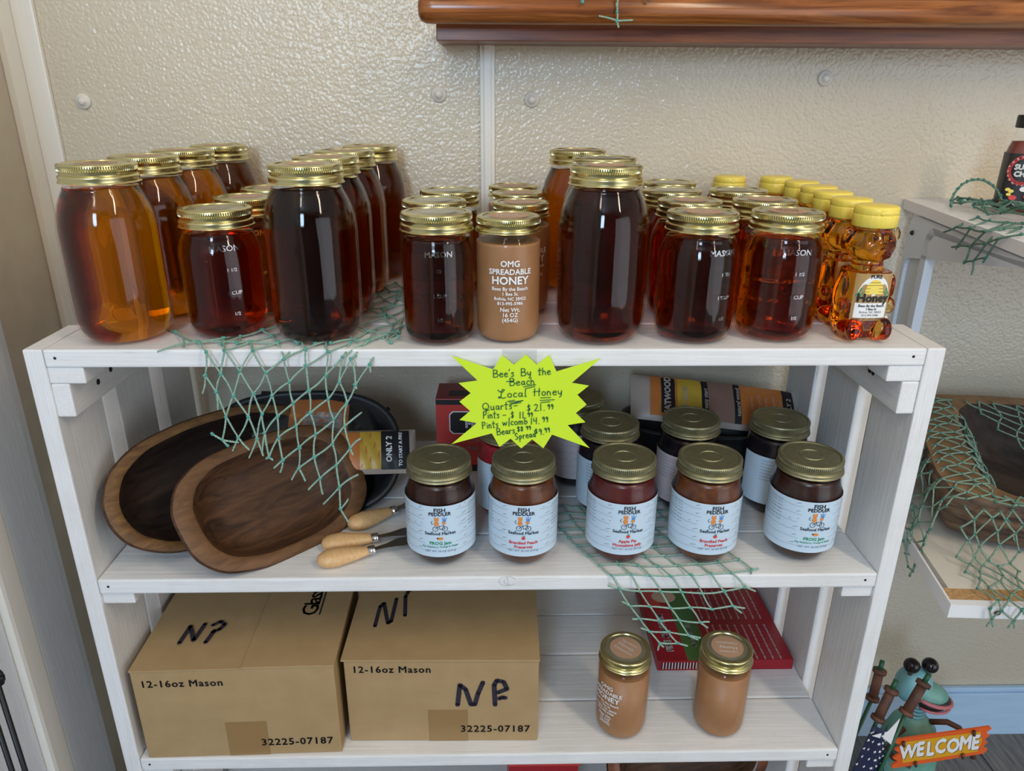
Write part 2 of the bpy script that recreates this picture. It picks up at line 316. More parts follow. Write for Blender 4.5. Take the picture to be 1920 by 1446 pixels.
# ================================================================== the white slatted shelf rack
WI = .456; T = .0194; ZM = -.28; ZB = -.5567; ZL = -.835
rack = thing('shelf_rack', 'white painted wooden shelf rack with slatted shelves, worn paint and screwed cleats', 'shelf', (0, 0, FL))
def rp(name, bx, m, c=.0018, **kw):
    b = MB(); b.box(bx[0], bx[1], bx[2] - FL, bx[3], bx[4], bx[5] - FL, c); return part(name, b, m, rack, **kw)
for sgn in (-1, 1):
    x0, x1 = sorted((sgn * WI, sgn * (WI + T)))
    for y0, y1 in ((0, .0888), (.123, .212), (.247, .336)): rp('upright_board', (x0, y0, FL, x1, y1, 0 if y0 == 0 else -.0005), M_pz)
    # worn end grain patch on top of the front uprights
    for zt in (0, ZM, ZB, ZL):
        xa, xb = sorted((sgn * WI, sgn * (WI - .019)))
        xw, xv = sorted((sgn * WI, sgn * (WI - .037)))
        if zt == 0:
            rp('cleat', (xw, .002, zt - T - .0185, xv, .042, zt - T - .0003), M_py)
            rp('cleat', (xa, .002, zt - T - .056, xb, .33, zt - T - .0187), M_py)
            rp('cleat', (xa, .044, zt - T - .0186, xb, .33, zt - T - .0003), M_py)
            for k, (yy, zz) in enumerate(((.055, -.056), (.085, -.052)) if sgn < 0 else ((.062, -.050), (.070, -.050))):
                b = MB(); b.lathe([(0, .0006), (.0032, .0006), (.0034, 0)], 14); q = part('screw', b, M_screw, rack); q.location = (sgn * (WI - .0191), yy, zz - FL); q.rotation_euler = (0, -sgn * pi / 2, 0)
        else: rp('cleat', (xw, .004, zt - T - .0165, xv, .33, zt - T - .0003), M_py)
for zt in (0, ZM, ZB, ZL):
    for k in range(4):
        y0 = k * .0925; rp('shelf_plank', (-WI + .0008, y0, zt - T, WI - .0008, y0 + .0902, zt), M_px, .0022)
    b = MB()
    for x in (-WI + .012, WI - .014): b.ball((x, -.0002, zt - .009 - FL), (.0016, .0006, .0016), 8, 5)
    part('nail', b, M_screw, rack)
# knot ring pencilled on middle plank edge
b = MB(); f = plane((.018, -.0003, ZM - .006 - FL), (1, 0, 0), (0, 0, 1)); strokes(b, [arc(0, 0, .010, .0065, 20, 330, 14), arc(.001, 0, .005, .005, 90, 300, 8), [(.0, .005), (.001, -.005)]], .0003, f, .0002); part('pencil_mark', b, M_line, rack)
# ================================================================== jars
def knurl(n, depth, z0, z1):
    def f(r, z, a): return r - (depth if (int(a / (2 * pi) * n * 2 + .5) % 2 and z0 < z < z1) else 0)
    return f
def lid_band(H, r, h, flat=False, m=None):
    t = H; e = r
    prof = []
    if flat: prof += [(0, t - .0016), (.012, t - .0016), (.0125, t - .0008), (.0140, t - .0008), (.0145, t - .0016), (e - .0045, t - .0016), (e - .0035, t - .0004)]
    else: prof += [(e - .0065, t - .0016), (e - .0058, t - .0003)]
    prof += [(e - .0028, t), (e - .0010, t - .0004), (e, t - .0014), (e + .0001, t - .0020), (e + .0003, t - .0024), (e + .0003, t - .0066), (e, t - .0070), (e - .0004, t - .0082), (e - .0014, t - .0094), (e - .0014, t - .0108),
             (e + .0006, t - .0120), (e + .0010, t - .0132), (e + .0004, t - .0146), (e + .0006, t - h + .0012), (e + .0016, t - h + .0006), (e + .0018, t - h), (e + .0006, t - h - .0001), (e - .0012, t - h + .001)]
    b = MB(); b.lathe(prof, 400, lambda r, z, a: r - (.0013 if int(a / (2 * pi) * 400 + .5) % 4 == 0 and t - .0067 < z < t - .0022 else 0))
    for i, f in enumerate(b.f):   # facets of the knurled band stay flat
        if t - .0075 < sum(b.v[k][2] for k in f) / len(f) < t - .0018: b.sm[i] = False
    return b
def glass_prof(kind):
    if kind == 'quart': return [(.026, .0012), (.030, .0002), (.0340, .0004), (.0395, .0026), (.0435, .0070), (.0461, .0135), (.0474, .0240), (.0478, .060), (.0478, .098), (.0474, .114), (.0461, .1265), (.0434, .137), (.0400, .1455), (.0364, .1525), (.0338, .158), (.0342, .160), (.0350, .1608), (.0342, .1618), (.0336, .164), (.0336, .176)]
    if kind == 'pint': return [(.024, .0012), (.029, .0002), (.0320, .0005), (.0365, .0026), (.0397, .0066), (.0414, .0125), (.0421, .021), (.0421, .078), (.0421, .0850), (.0412, .0930), (.0390, .1000), (.0362, .1060), (.0345, .1095), (.0340, .1120), (.0350, .1135), (.0342, .1150), (.0336, .118), (.0336, .131)]
    if kind == 'slim': return [(.022, .0012), (.027, .0002), (.0300, .0005), (.0342, .0026), (.0366, .0070), (.0379, .0130), (.0382, .021), (.0382, .084), (.0380, .0900), (.0372, .0960), (.0355, .1030), (.0345, .1080), (.0340, .1120), (.0350, .1135), (.0342, .1150), (.0336, .118), (.0336, .131)]
    if kind == 'spread': return [(.020, .0012), (.025, .0002), (.0275, .0005), (.0310, .0028), (.0332, .0070), (.0344, .0130), (.0346, .022), (.0346, .1000), (.0343, .1035), (.0330, .1065), (.0312, .1085), (.0308, .111), (.0308, .127)]
    if kind == 'jam': return [(.019, .0016), (.024, .0003), (.0270, .0006), (.0310, .0035), (.0355, .0100), (.0388, .0175), (.0405, .0250), (.0410, .033), (.0410, .080), (.0406, .0870), (.0393, .0950), (.0372, .1030), (.0350, .1090), (.0342, .1125), (.0340, .115), (.0338, .129)]
def panelled(kind):
    # faint flattened faces, as on pressed mason jars
    if kind in ('quart', 'pint'):
        R = .0475 if kind == 'quart' else .042; zt = .115 if kind == 'quart' else .088
        def f(r, z, a):
            wgt = max(0, min(1, (z - .006) / .022)) * max(0, min(1, (zt - z) / .012)); d = min(abs(((a - pi / 4 + pi) % (pi / 2)) - pi / 4), .5) / .5
            return r * (1 - .016 * wgt * (1 - d * d))
        return f
    return None
SPEC = {'quart': (.1789, .0362, .0185), 'pint': (.1336, .0362, .0180), 'slim': (.1336, .0362, .0180), 'spread': (.1292, .0327, .0150), 'jam': (.1316, .0368, .0165)}
def fill_prof(kind, top):
    p = glass_prof(kind); q = [(0, p[0][1] + .0024)] + [(r - .0016, z + .0014) for r, z in p if z + .0014 < top]
    # interpolate the radius at the fill line
    last = q[-1][0]; q += [(last, top), (max(last - .002, .001), top), (0, top)]; return q
def make_jar(kind, name, label, content, fill, sticker='tan', emb=None, group=None):
    H, rl, h = SPEC[kind]; t = thing(name, label, 'jar', group=group); fn = panelled(kind)
    b = MB(); b.lathe([(0, .0018)] + glass_prof(kind), 72, fn); g = part('glass', b, M_glass, t)
    if emb:
        for s, size, z, R, a in emb:
            e = MB(); put(e, text(s, size, .0002, .0004), cyl(R, z, -pi / 2 + a, .0001)); part('embossed_mark', e, M_emb, g)
    b = MB(); b.lathe(fill_prof(kind, fill), 72, fn); part('contents', b, content, t)
    flat = kind == 'jam'; oneband = M_olive if flat else M_gold
    lid = part('lid', lid_band(H, rl, h, flat), oneband, t, auto=50)
    if not flat:
        b = MB(); b.lathe([(rl - .0060, H - .0016), (rl - .009, H - .0010), (.0225, H - .0010), (.0220, H - .0006), (0, H - .0006)], 64); part('lid_disc', b, M_disc, lid)
        if sticker:
            b = MB(); b.smooth = False; rs = .0190 if kind != 'spread' else .0205; ff = plane((0, 0, H - .0004), (1, 0, 0), (0, 1, 0)); disc(b, 0, 0, rs, rs, ff, 0, 40)
            b.cur = 1
            for s, size, yy in (('Ingredients:', .0050, .0085), ('Honey' + (',' if kind == 'spread' else ''), .0085, -.0005), ('Cinnamon' if kind == 'spread' else 'raw & local', .0065 if kind == 'spread' else .0042, -.0085)):
                put(b, text(s, size, .00005), lambda x, y, z, yy=yy: ff(x, y + yy, .00015))
            part('sticker', b, [M_sticker if sticker == 'tan' else M_disc, M_white], lid)
    return t
EM = [('MASON', .0085, .0945, .0405, .15), ('1 1/2', .005, .074, .0420, .25), ('1 CUP', .0055, .050, .0420, .25), ('1/2', .005, .028, .0420, .25)]
jars = {}
def place(lst, kind, proto_args, group):
    pr = {}
    for (x, y, rz, content, lab, extra) in lst:
        key = (content.name, extra)
        if key not in pr:
            nm = {'quart': 'quart_honey_jar', 'pint': 'pint_honey_jar', 'slim': 'pint_honey_jar', 'spread': 'spread_honey_jar'}[kind]
            o = make_jar(kind, nm, lab, content, proto_args['fill'], extra, proto_args.get('emb'), group); pr[key] = o
            if proto_args.get('deco'): proto_args['deco'](o)
            o.location = (x, y, .0004); o.rotation_euler.z = rz
        else: copy_tree(pr[key], (x, y, .0004), rz, lab)
Q = 'quart jars of honey on the top shelf'
place([(-.3893, .0490, .1, M_h_gold, 'clear golden honey quart jar at the left front end of the top shelf', 'tan'),
       (-.3858, .1455, .3, M_h_amber, 'amber honey quart jar second from front in the leftmost quart column', 'tan'),
       (-.3804, .2420, -.2, M_h_amber, 'amber honey quart jar third from front in the leftmost quart column', 'tan'),
       (-.3700, .3385, .2, M_h_amber, 'amber honey quart jar against the wall in the leftmost quart column', 'tan'),
       (-.1846, .0490, -.1, M_h_dark, 'dark honey quart jar at the front standing on the green net', 'tan'),
       (-.1847, .1458, .2, M_h_dark, 'dark honey quart jar right behind the front quart on the green net', 'tan'),
       (-.1816, .2425, .1, M_h_dark, 'dark honey quart jar third from front in the quart column on the net', 'tan'),
       (-.1660, .3395, .0, M_h_amber, 'red amber quart jar against the wall in the quart column on the net', 'tan'),
       (.1166, .0455, .2, M_h_dark, 'dark honey quart jar at the front, right of the brown spread jars', 'tan'),
       (.1281, .1440, .1, M_h_dark, 'quart jar of honey directly behind the front quart right of the spread jars', 'plain'),
       (.1120, .2760, .1, M_h_amber, 'amber quart jar farthest back behind the front quart right of the spread jars', 'tan')], 'quart', dict(fill=.156), Q)
P = 'pint jars of honey on the top shelf'
place([(-.2852, .0640, .3, M_h_red, 'red glowing honey pint jar between the two front quart jars at left', 'plain'),
       (-.2815, .1550, .2, M_h_dark, 'dark pint jar second in the column between the left quart columns', 'tan'),
       (-.2790, .2450, .1, M_h_dark, 'dark pint jar third in the column between the left quart columns', 'tan'),
       (.2182, .0450, .2, M_h_dark, 'dark red pint jar of honey right of the front quart jar', 'tan'),
       (.2275, .1370, .4, M_h_red, 'pint jar behind the dark red front pint, second in its column', 'tan'),
       (.2290, .2350, .1, M_h_red, 'pint jar third from front in the column behind the dark red pint', 'plain'),
       (.2459, .3280, .1, M_h_red, 'pint jar farthest back against the wall in the dark red pint column', 'plain'),
       (.3083, .0505, -.15, M_h_orange, 'amber see-through pint jar with cup marks, next to the bears', 'tan'),
       (.3167, .1450, .0, M_h_red, 'pint jar second in the column behind the amber see-through pint', 'tan'),
       (.3156, .2400, .2, M_h_dark, 'pint jar third in the column behind the amber see-through pint', 'plain')], 'pint', dict(fill=.109, emb=EM), P)
place([(-.0548, .0400, .0, M_h_dark, 'dark narrow pint jar with embossed cup marks, left of the front spread jar', 'plain'),
       (-.0642, .1320, .0, M_h_dark, 'narrow pint jar second in the column left of the spread jars', 'plain'),
       (-.0522, .2250, .0, M_h_dark, 'narrow pint jar third in the column left of the spread jars', 'plain')], 'slim', dict(fill=.109, emb=[('MASON', .008, .0935, .0372, .1), ('12', .005, .078, .0382, .1), ('1 CUP', .005, .053, .0382, .1), ('1/2', .005, .028, .0382, .1)]), P)
def spread_text(t):
    b = MB()
    for s, size, z, bd in (('OMG', .0085, .0830, .0002), ('SPREADABLE', .0078, .0750, .0002), ('HONEY', .0112, .0650, .0003), ('Bees By the Beach', .0051, .0585, .0001), ('1 Bee St.', .0047, .0535, .0001), ('Bolivia, NC 28422', .0045, .0485, .0001), ('813-995-5986', .0047, .0435, .0001), ('Net Wt.', .0060, .0365, .0001), ('16 OZ', .0060, .0310, .0001), ('(454G)', .0058, .0255, .0001)):
        put(b, text(s, size, bd), cyl(.0346, z, -pi / 2, .0003))
    part('printed_text', b, M_white, t)
place([(.0184, .0440, .04, M_spread, 'tan spreadable honey jar with white lettering at the front of the top shelf', 'tan'),
       (.0348, .1494, .3, M_spread, 'tan spreadable honey jar second from front on the top shelf', 'tan'),
       (.0338, .2400, .1, M_spread, 'tan spreadable honey jar third from front on the top shelf', 'tan'),
       (.0292, .3200, .1, M_spread, 'tan spreadable honey jar farthest back on the top shelf', 'tan')], 'spread', dict(fill=.104, deco=spread_text), 'spreadable honey jars on the top shelf')
spr = make_jar('spread', 'spread_honey_jar', 'left one of the two cinnamon honey jars on the bottom shelf', M_spread, .100, 'tan', None, 'spreadable honey jars on the bottom shelf'); spread_text(spr)
spr.location = (.1739, .0485, ZB + .0004); spr.rotation_euler.z = -.85
o = copy_tree(spr, (.3075, .0487, ZB + .0004), 2.4, 'right one of the two cinnamon honey jars on the bottom shelf')
for c, rz in ((spr, .1), (o, .6)):
    for ch in c.children:
        if ch.name.startswith('lid'): ch.rotation_euler.z = rz

# ---- jam jars with the market label
def jam_label(t, content, kind, back=False, pink=False):
    R = .0411; z0, z1 = .0215, .0890
    b = MB(); vs = []; fs = []; n = 56; a0, a1 = radians(-90 - 148), radians(-90 + 148)
    for i in range(n + 1):
        a = a0 + (a1 - a0) * i / n
        for rr, z in ((R + .0004, z0), (R + .0004, z1)): vs.append((rr * cos(a), rr * sin(a), z))
    b.add(vs, [(2 * i, 2 * i + 2, 2 * i + 3, 2 * i + 1) for i in range(n)]); lab = part('label', b, M_labelpink if pink else M_label, t)
    b = MB(); b.smooth = False; f = cyl(R, 0, -pi / 2, .0006)
    rnd = random.Random(5)
    b.cur = 0
    for k in range(6):     # plank lines of the printed board background
        zz = z0 + .008 + k * .0105
        for xa, xb in ((-.062, -.022), (.022, .062)) if k in (2, 3) else ((-.062, .062),):
            n2 = 20; pts = [(xa + (xb - xa) * i / n2, zz + .0006 * sin(i * 1.3 + k * 2)) for i in range(n2 + 1)]
            if k in (0, 1, 4, 5): pts1 = [q for q in pts if q[0] < -.016]; pts2 = [q for q in pts if q[0] > .016]; L = [pts1, pts2]
            else: L = [pts]
            strokes(b, [l for l in L if len(l) > 1], .00035, f, 0)
        for x in (-.028, .026): strokes(b, [[(x + rnd.uniform(-.004, .004), zz + .003), (x + .007, zz + .0045)]], .0007, f, 0)
    b.cur = 1
    put(b, text('FISH', .0072, .00018), cyl(R, .0815, -pi / 2, .0008)); put(b, text('PEDDLER', .0062, .00018), cyl(R, .0768, -pi / 2, .0008))
    put(b, text('Seafood Market', .0056, .00012), cyl(R, .0515, -pi / 2, .0008))
    # bicycle with two little riders
    strokes(b, [arc(-.0052, .0595, .0030, .0030, 0, 360, 14), arc(.0055, .0595, .0030, .0030, 0, 360, 14), [(-.0052, .0595), (-.001, .0635), (.004, .0635), (.0055, .0595), (0, .0590), (-.001, .0635)], [(.004, .0635), (.0045, .0665), (.0065, .067)], [(-.0085, .0655), (-.0100, .0680), (-.0085, .0700)]], .0006, f, .0003)
    b.cur = 2; disc(b, -.0040, .0665, .0028, .0032, f, .0004); disc(b, -.0038, .0718, .0026, .0024, f, .0004); disc(b, .0045, .0675, .0022, .0022, f, .0004)
    disc(b, -.0056, .0740, .0008, .0010, f, .0004); disc(b, -.0020, .0740, .0008, .0010, f, .0004)
    b.cur = 3; disc(b, .0050, .0705, .0020, .0018, f, .0005); strokes(b, [[(.0035, .0715), (.0028, .0745)], [(.005, .0715), (.0052, .0755)], [(.0065, .0712), (.0080, .0742)], [(-.010, .0555), (.010, .0555)]], .0008, f, .0003)
    b.cur = 5 if kind != 'frog' else 2
    if kind != 'none':
        disc(b, 0, .0468, .0022 if kind != 'frog' else .0034, .0022 if kind != 'frog' else .0018, f, .0006); b.cur = 1 if kind == 'frog' else 4; disc(b, -.003 if kind == 'frog' else .0005, .0475 if kind == 'frog' else .0495, .0012, .0008, f, .0008)
    if kind == 'frog':
        b.cur = 4; put(b, text('FROG Jam', .0058, .00018), cyl(R, .0385, -pi / 2, .0008)); put(b, text('Fig, Raspberry, Orange & Ginger', .0032, .00005), cyl(R, .0345, -pi / 2, .0008))
    elif kind == 'peach':
        b.cur = 5; put(b, text('Brandied Peach', .0054, .00018), cyl(R, .0385, -pi / 2, .0008)); put(b, text('Preserves', .0054, .00018), cyl(R, .0330, -pi / 2, .0008))
    elif kind == 'apple':
        b.cur = 5; put(b, text('Apple Pie', .0054, .00018), cyl(R, .0385, -pi / 2, .0008)); put(b, text('Moonshine Jelly', .0054, .00018), cyl(R, .0330, -pi / 2, .0008))
    b.cur = 0; put(b, text('NET WT 18 OZ (510 g)', .0036, .00004), cyl(R, .0285, -pi / 2, .0008))
    for k in range(7):      # small print block at the side
        for a, s in ((-pi / 2 - 1.45, 'INGREDIENTS: SUGAR, FRUIT'), (-pi / 2 + 1.35, 'DISTRIBUTED BY THE MARKET')): put(b, text(s, .0028), cyl(R, .083 - k * .0045, a, .0008))
    part('label_print', b, [M_line, M_black, M_o, M_b, M_g, M_r], lab)
JG = 'preserve jars on the middle shelf'
protos = {}
for x, y, rz, cont, kind, pink, lab in [
    (-.0613, .0497, 0.05, M_j_dark, 'frog', 0, 'dark FROG jam jar, leftmost of the middle shelf front row'),
    (.0373, .0493, -.02, M_j_peach, 'peach', 0, 'brandied peach preserves jar in front, under the yellow price star'),
    (.1558, .0510, .05, M_j_apple, 'apple', 0, 'dark red apple pie jelly jar in the middle of the front row'),
    (.2566, .0496, .06, M_j_peach, 'peach', 0, 'brandied peach preserves jar fourth in the front row, on the net'),
    (.3769, .0522, .02, M_j_dark, 'frog', 0, 'dark FROG jam jar at the right end of the front row'),
    (.1536, .1495, 1.0, M_j_black, 'none', 0, 'black jam jar behind the apple pie jelly, left of the second row lids'),
    (.2623, .1613, .62, M_j_black, 'none', 1, 'black jam jar with pinkish label behind the fourth front jar'),
    (.3794, .1584, 1.1, M_j_black, 'none', 0, 'black jam jar behind the right end FROG jam jar'),
    (.1200, .2350, .5, M_j_black, 'none', 1, 'farthest back jam jar, its lid showing right of the price star'),
    (.0210, .1450, 1.3, M_j_red, 'none', 0, 'bright red jelly jar mostly hidden behind the price star')]:
    key = (cont.name, kind, pink)
    if key not in protos:
        t = make_jar('jam', 'jam_jar', lab, cont, .110, None, None, JG); jam_label(t, cont, kind, pink=pink); protos[key] = t; t.location = (x, y, ZM + .0006); t.rotation_euler.z = rz
    else: copy_tree(protos[key], (x, y, ZM + .0006), rz, lab)

# ---- honey bears
def make_bear(label):
    bm = bmesh.new()
    def el(c, r, rx=0):
        mt = Matrix.Translation(c) @ Matrix.Rotation(rx, 4, 'X') @ Matrix.Diagonal((*r, 1)); bmesh.ops.create_uvsphere(bm, u_segments=24, v_segments=16, radius=1, matrix=mt)
    def cy(z0, z1, r0, r1, sy=1.0): bmesh.ops.create_cone(bm, cap_ends=True, segments=40, radius1=r0, radius2=r1, depth=z1 - z0, matrix=Matrix.Translation((0, 0, (z0 + z1) / 2)) @ Matrix.Diagonal((1, sy, 1, 1)))
    def sqr(z0, z1, r0, r1, sy):
        vs = [[bm.verts.new((r * math.copysign(abs(cos(a)) ** .62, cos(a)), r * sy * math.copysign(abs(sin(a)) ** .62, sin(a)), z)) for a in [2 * pi * i / 48 for i in range(48)]] for r, z in ((r0, z0), (r1, z1))]
        for i in range(48): bm.faces.new((vs[0][i], vs[0][(i + 1) % 48], vs[1][(i + 1) % 48], vs[1][i]))
        bm.faces.new(vs[0][::-1]); bm.faces.new(vs[1])
    cy(.003, .014, .0225, .0250, .85); sqr(.010, .074, .0240, .0230, .93); el((0, 0, .066), (.0235, .0205, .0130)); cy(.070, .084, .0170, .0150)
    for s in (-1, 1):
        el((s * .0150, -.0145, .0125), (.0120, .0165, .0125)); el((s * .0165, -.0260, .0150), (.0085, .0060, .0120), -.25)   # leg and upturned foot
        el((s * .0255, -.002, .0520), (.0062, .0100, .0190), .25); el((s * .0255, -.0120, .0370), (.0055, .0065, .0085))      # arm and paw
        el((s * .0235, .0010, .1095), (.0070, .0045, .0088)); el((s * .0082, -.0185, .1095), (.0036, .0028, .0036))          # ear and eye mound
        el((s * .0055, -.0195, .0935), (.0070, .0070, .0058))
    el((0, 0, .1000), (.0250, .0215, .0200)); el((0, -.0180, .0950), (.0110, .0100, .0095)); el((0, -.0280, .0985), (.0038, .0024, .0026)); cy(.108, .122, .0165, .0165)
    el((0, .001, .006), (.022, .018, .0058))
    me = bpy.data.meshes.new('bear_raw'); bm.to_mesh(me); bm.free()
    ob = link('bear_tmp', me); md = ob.modifiers.new('r', 'REMESH'); md.mode = 'VOXEL'; md.voxel_size = .0009; sm = ob.modifiers.new('s', 'SMOOTH'); sm.iterations = 3; sm.factor = .5
    dg = bpy.context.evaluated_depsgraph_get(); me2 = bpy.data.meshes.new_from_object(ob.evaluated_get(dg)); bpy.data.objects.remove(ob)
    me2.name = 'bear_body'; me2.materials.clear(); me2.materials.append(M_h_bear); me2.polygons.foreach_set('use_smooth', [True] * len(me2.polygons))
    zmin = min(v.co.z for v in me2.vertices)
    for v in me2.vertices: v.co.z -= zmin
    t = thing('honey_bear_bottle', label, 'bottle', group='honey bears on the top shelf')
    body = link('bear_body', me2, t)
    b = MB()
    for s in (-1, 1): b.ball((s * .0084, -.0216, .1098), (.0017, .0010, .0017), 10, 8)
    part('eye', b, M_eye, body)
    # flip cap
    def rib(r, z, a): return r - (.0003 if (int(a / (2 * pi) * 160) % 2 and .1215 < z < .1330) else 0)
    b = MB(); b.lathe([(.0180, .1195), (.0212, .1190), (.0220, .1198), (.0222, .1300), (.0219, .1312), (.0216, .1316), (.0219, .1320), (.0216, .1375), (.0208, .1392), (.0190, .1400), (0, .1402)], 160, rib); cap = part('cap', b, M_yellow, t, auto=60)
    b = MB(); vs = [];
    for k in range(13):
        a = radians(-75 + (k - 6) * 5); hgt = .0022 * sin(pi * k / 12)
        vs += [(.0228 * cos(a), .0228 * sin(a), .1325 + hgt), (.0216 * cos(a), .0216 * sin(a), .1345 + hgt), (.0213 * cos(a), .0213 * sin(a), .1318)]
    b.add(vs, [(3 * k + i, 3 * k + 3 + i, 3 * k + 3 + j, 3 * k + j) for k in range(12) for i, j in ((0, 1), (2, 0))]); part('flip_tab', b, M_yellow, cap)
    # label
    b = MB(); b.smooth = False
    f = lambda x, y, z=0: (x, -.0223 * (1 - min(.97, abs(x) / .0240) ** 3.2) ** (1 / 3.2) - .0010 - z, y)
    quad(b, -.0195, .0235, .0195, .0735, f, 0, 16)
    b.cur = 1; quad(b, -.0170, .0265, .0170, .0425, f, .0002, 14); disc(b, 0, .0500, .0165, .0215, f, .0002, 24, 0, 180)
    b.cur = 2; disc(b, 0, .0520, .0098, .0155, f, .0004, 24, 0, 180)
    b.cur = 3; strokes(b, [[(-.0096, .0545), (.0096, .0545)], [(-.0090, .0580), (.0090, .0580)], [(-.0075, .0615), (.0075, .0615)], [(-.005, .0645), (.005, .0645)]], .0004, f, .0006)
    put(b, text('PURE', .0052, .0002), lambda x, y, z: f(x, y + .0690 - 12 * x * x, .0006))
    put(b, text('Honey', .0125, .0005), lambda x, y, z: f(x, y + .0440, .0007))
    put(b, text('Bees By the Beach', .0037, .0001), lambda x, y, z: f(x, y + .0385, .0006)); put(b, text('1 Bee St', .0034, .0001), lambda x, y, z: f(x, y + .0350, .0006)); put(b, text('Bolivia, NC 28422', .0032), lambda x, y, z: f(x, y + .0318, .0006)); put(b, text('813-995-5986', .0032), lambda x, y, z: f(x, y + .0284, .0006))
    put(b, text('NET WT 12OZ (340G)', .0028), lambda x, y, z: f(x, y + .0245, .0006))
    b.cur = 4; strokes(b, [[(-.0175, .050), (-.013, .058)], [(-.015, .049), (-.011, .054)], [(.0175, .050), (.013, .058)], [(.015, .049), (.0115, .055)]], .0012, f, .0005)
    part('label', b, [M_tan, M_white, M_yellow, M_black, M_g], t)
    return t
bear = make_bear('front honey bear bottle with yellow cap at the right end of the top shelf'); bear.location = (.3975, .0440, .0004); bear.rotation_euler.z = .03
for x, y, rz, lab in [(.3985, .1040, .25, 'honey bear bottle second from the front, right behind the front bear'), (.4040, .1640, -.3, 'honey bear bottle third from the front in the bear column'), (.4110, .2220, -.2, 'honey bear bottle fourth from the front in the bear column'),
                      (.4120, .2800, -.1, 'honey bear bottle fifth from the front in the bear column'), (.3991, .3385, .6, 'honey bear bottle farthest back in the bear column, by the wall'), (.3343, .3420, .1, 'honey bear bottle alone behind the rear pint jars, only its cap showing')]:
    copy_tree(bear, (x, y, .0004), rz, lab)
NET1_N=[(-0.2751,-0.0090,-0.0232),(-0.2556,-0.0090,-0.0206),(-0.2298,-0.0090,-0.0220),(-0.2096,-0.0090,-0.0068),(-0.1879,-0.0090,-0.0148),(-0.1693,-0.0090,-0.0248),(-0.1504,-0.0090,-0.0056),(-0.1419,-0.0090,-0.0076),(-0.1230,-0.0090,-0.0123),(-0.2659,-0.0090,-0.0474),(-0.2450,-0.0090,-0.0448),(-0.2258,-0.0090,-0.0469),(-0.2067,-0.0090,-0.0321),(-0.1879,-0.0090,-0.0416),(-0.1687,-0.0090,-0.0512),(-0.1562,-0.0090,-0.0322),(-0.1396,-0.0090,-0.0356),(-0.2763,-0.0090,-0.0705),(-0.2532,-0.0090,-0.0709),(-0.2389,-0.0090,-0.0675),(-0.2231,-0.0090,-0.0703),(-0.2052,-0.0090,-0.0559),(-0.1888,-0.0090,-0.0670),(-0.1647,-0.0090,-0.0748),(-0.1494,-0.0090,-0.0554),(-0.2668,-0.0090,-0.0948),(-0.2474,-0.0090,-0.0963),(-0.2383,-0.0090,-0.0900),(-0.2248,-0.0090,-0.0950),(-0.2045,-0.0090,-0.0816),(-0.1853,-0.0090,-0.0916),(-0.1686,-0.0090,-0.1024),(-0.1541,-0.0090,-0.0818),(-0.2840,-0.0090,-0.0976),(-0.2370,-0.0090,-0.1180),(-0.2232,-0.0090,-0.1217),(-0.2041,-0.0090,-0.1066),(-0.1894,-0.0090,-0.1183),(-0.1664,-0.0090,-0.1279),(-0.1499,-0.0090,-0.1076),(-0.2072,-0.0090,-0.1314),(-0.1854,-0.0090,-0.1434),(-0.1653,-0.0090,-0.1548),(-0.1665,-0.0090,-0.1826),(-0.2677,-0.0090,0.0024),(-0.2402,-0.0090,0.0023),(-0.1867,-0.0090,0.0032),(-0.1646,-0.0090,0.0003),(-0.2866,-0.0090,0.0005),(-0.3406,0.0519,0.0030),(-0.3041,0.0182,0.0030),(-0.2777,0.0180,0.0030),(-0.2496,0.0161,0.0030),(-0.2210,0.0124,0.0030),(-0.1976,0.0177,0.0030),(-0.1716,0.0176,0.0030),(-0.1471,0.0138,0.0030),(-0.1283,0.0174,0.0030),(-0.1136,0.0395,0.0030),(-0.1002,0.0510,0.0030),(-0.2914,-0.0090,-0.0245),(-0.2828,-0.0090,-0.0426),(-0.2939,-0.0090,-0.0904),(-0.2792,-0.0090,-0.1047)]
NET1_E=[(44,0),(44,1),(45,1),(45,2),(3,2),(3,12),(46,3),(46,4),(4,12),(4,13),(47,4),(47,5),(5,13),(5,14),(6,5),(6,15),(7,15),(7,16),(8,16),(0,9),(1,9),(1,10),(2,10),(2,11),(12,11),(12,21),(13,21),(13,22),(14,22),(14,23),(15,14),(15,24),(16,24),(61,17),(9,17),(9,18),(10,18),(10,19),(11,19),(11,20),(21,20),(21,29),(22,29),(22,30),(23,30),(23,31),(24,23),(24,32),(32,31),(32,39),(17,33),(17,25),(18,25),(18,26),(19,26),(19,27),(20,27),(20,28),(29,28),(29,36),(30,36),(30,37),(31,37),(31,38),(39,38),(28,35),(28,34),(27,34),(36,35),(36,40),(37,40),(37,41),(38,41),(38,42),(42,43),(0,61),(48,0),(48,60),(60,61),(33,62),(33,63),(49,50),(50,48),(50,51),(51,44),(51,52),(52,44),(52,45),(52,53),(53,45),(53,3),(54,3),(54,46),(55,46),(55,47),(56,47),(56,6),(57,6),(57,7),(57,58),(58,7),(58,8),(59,8),(59,58)]
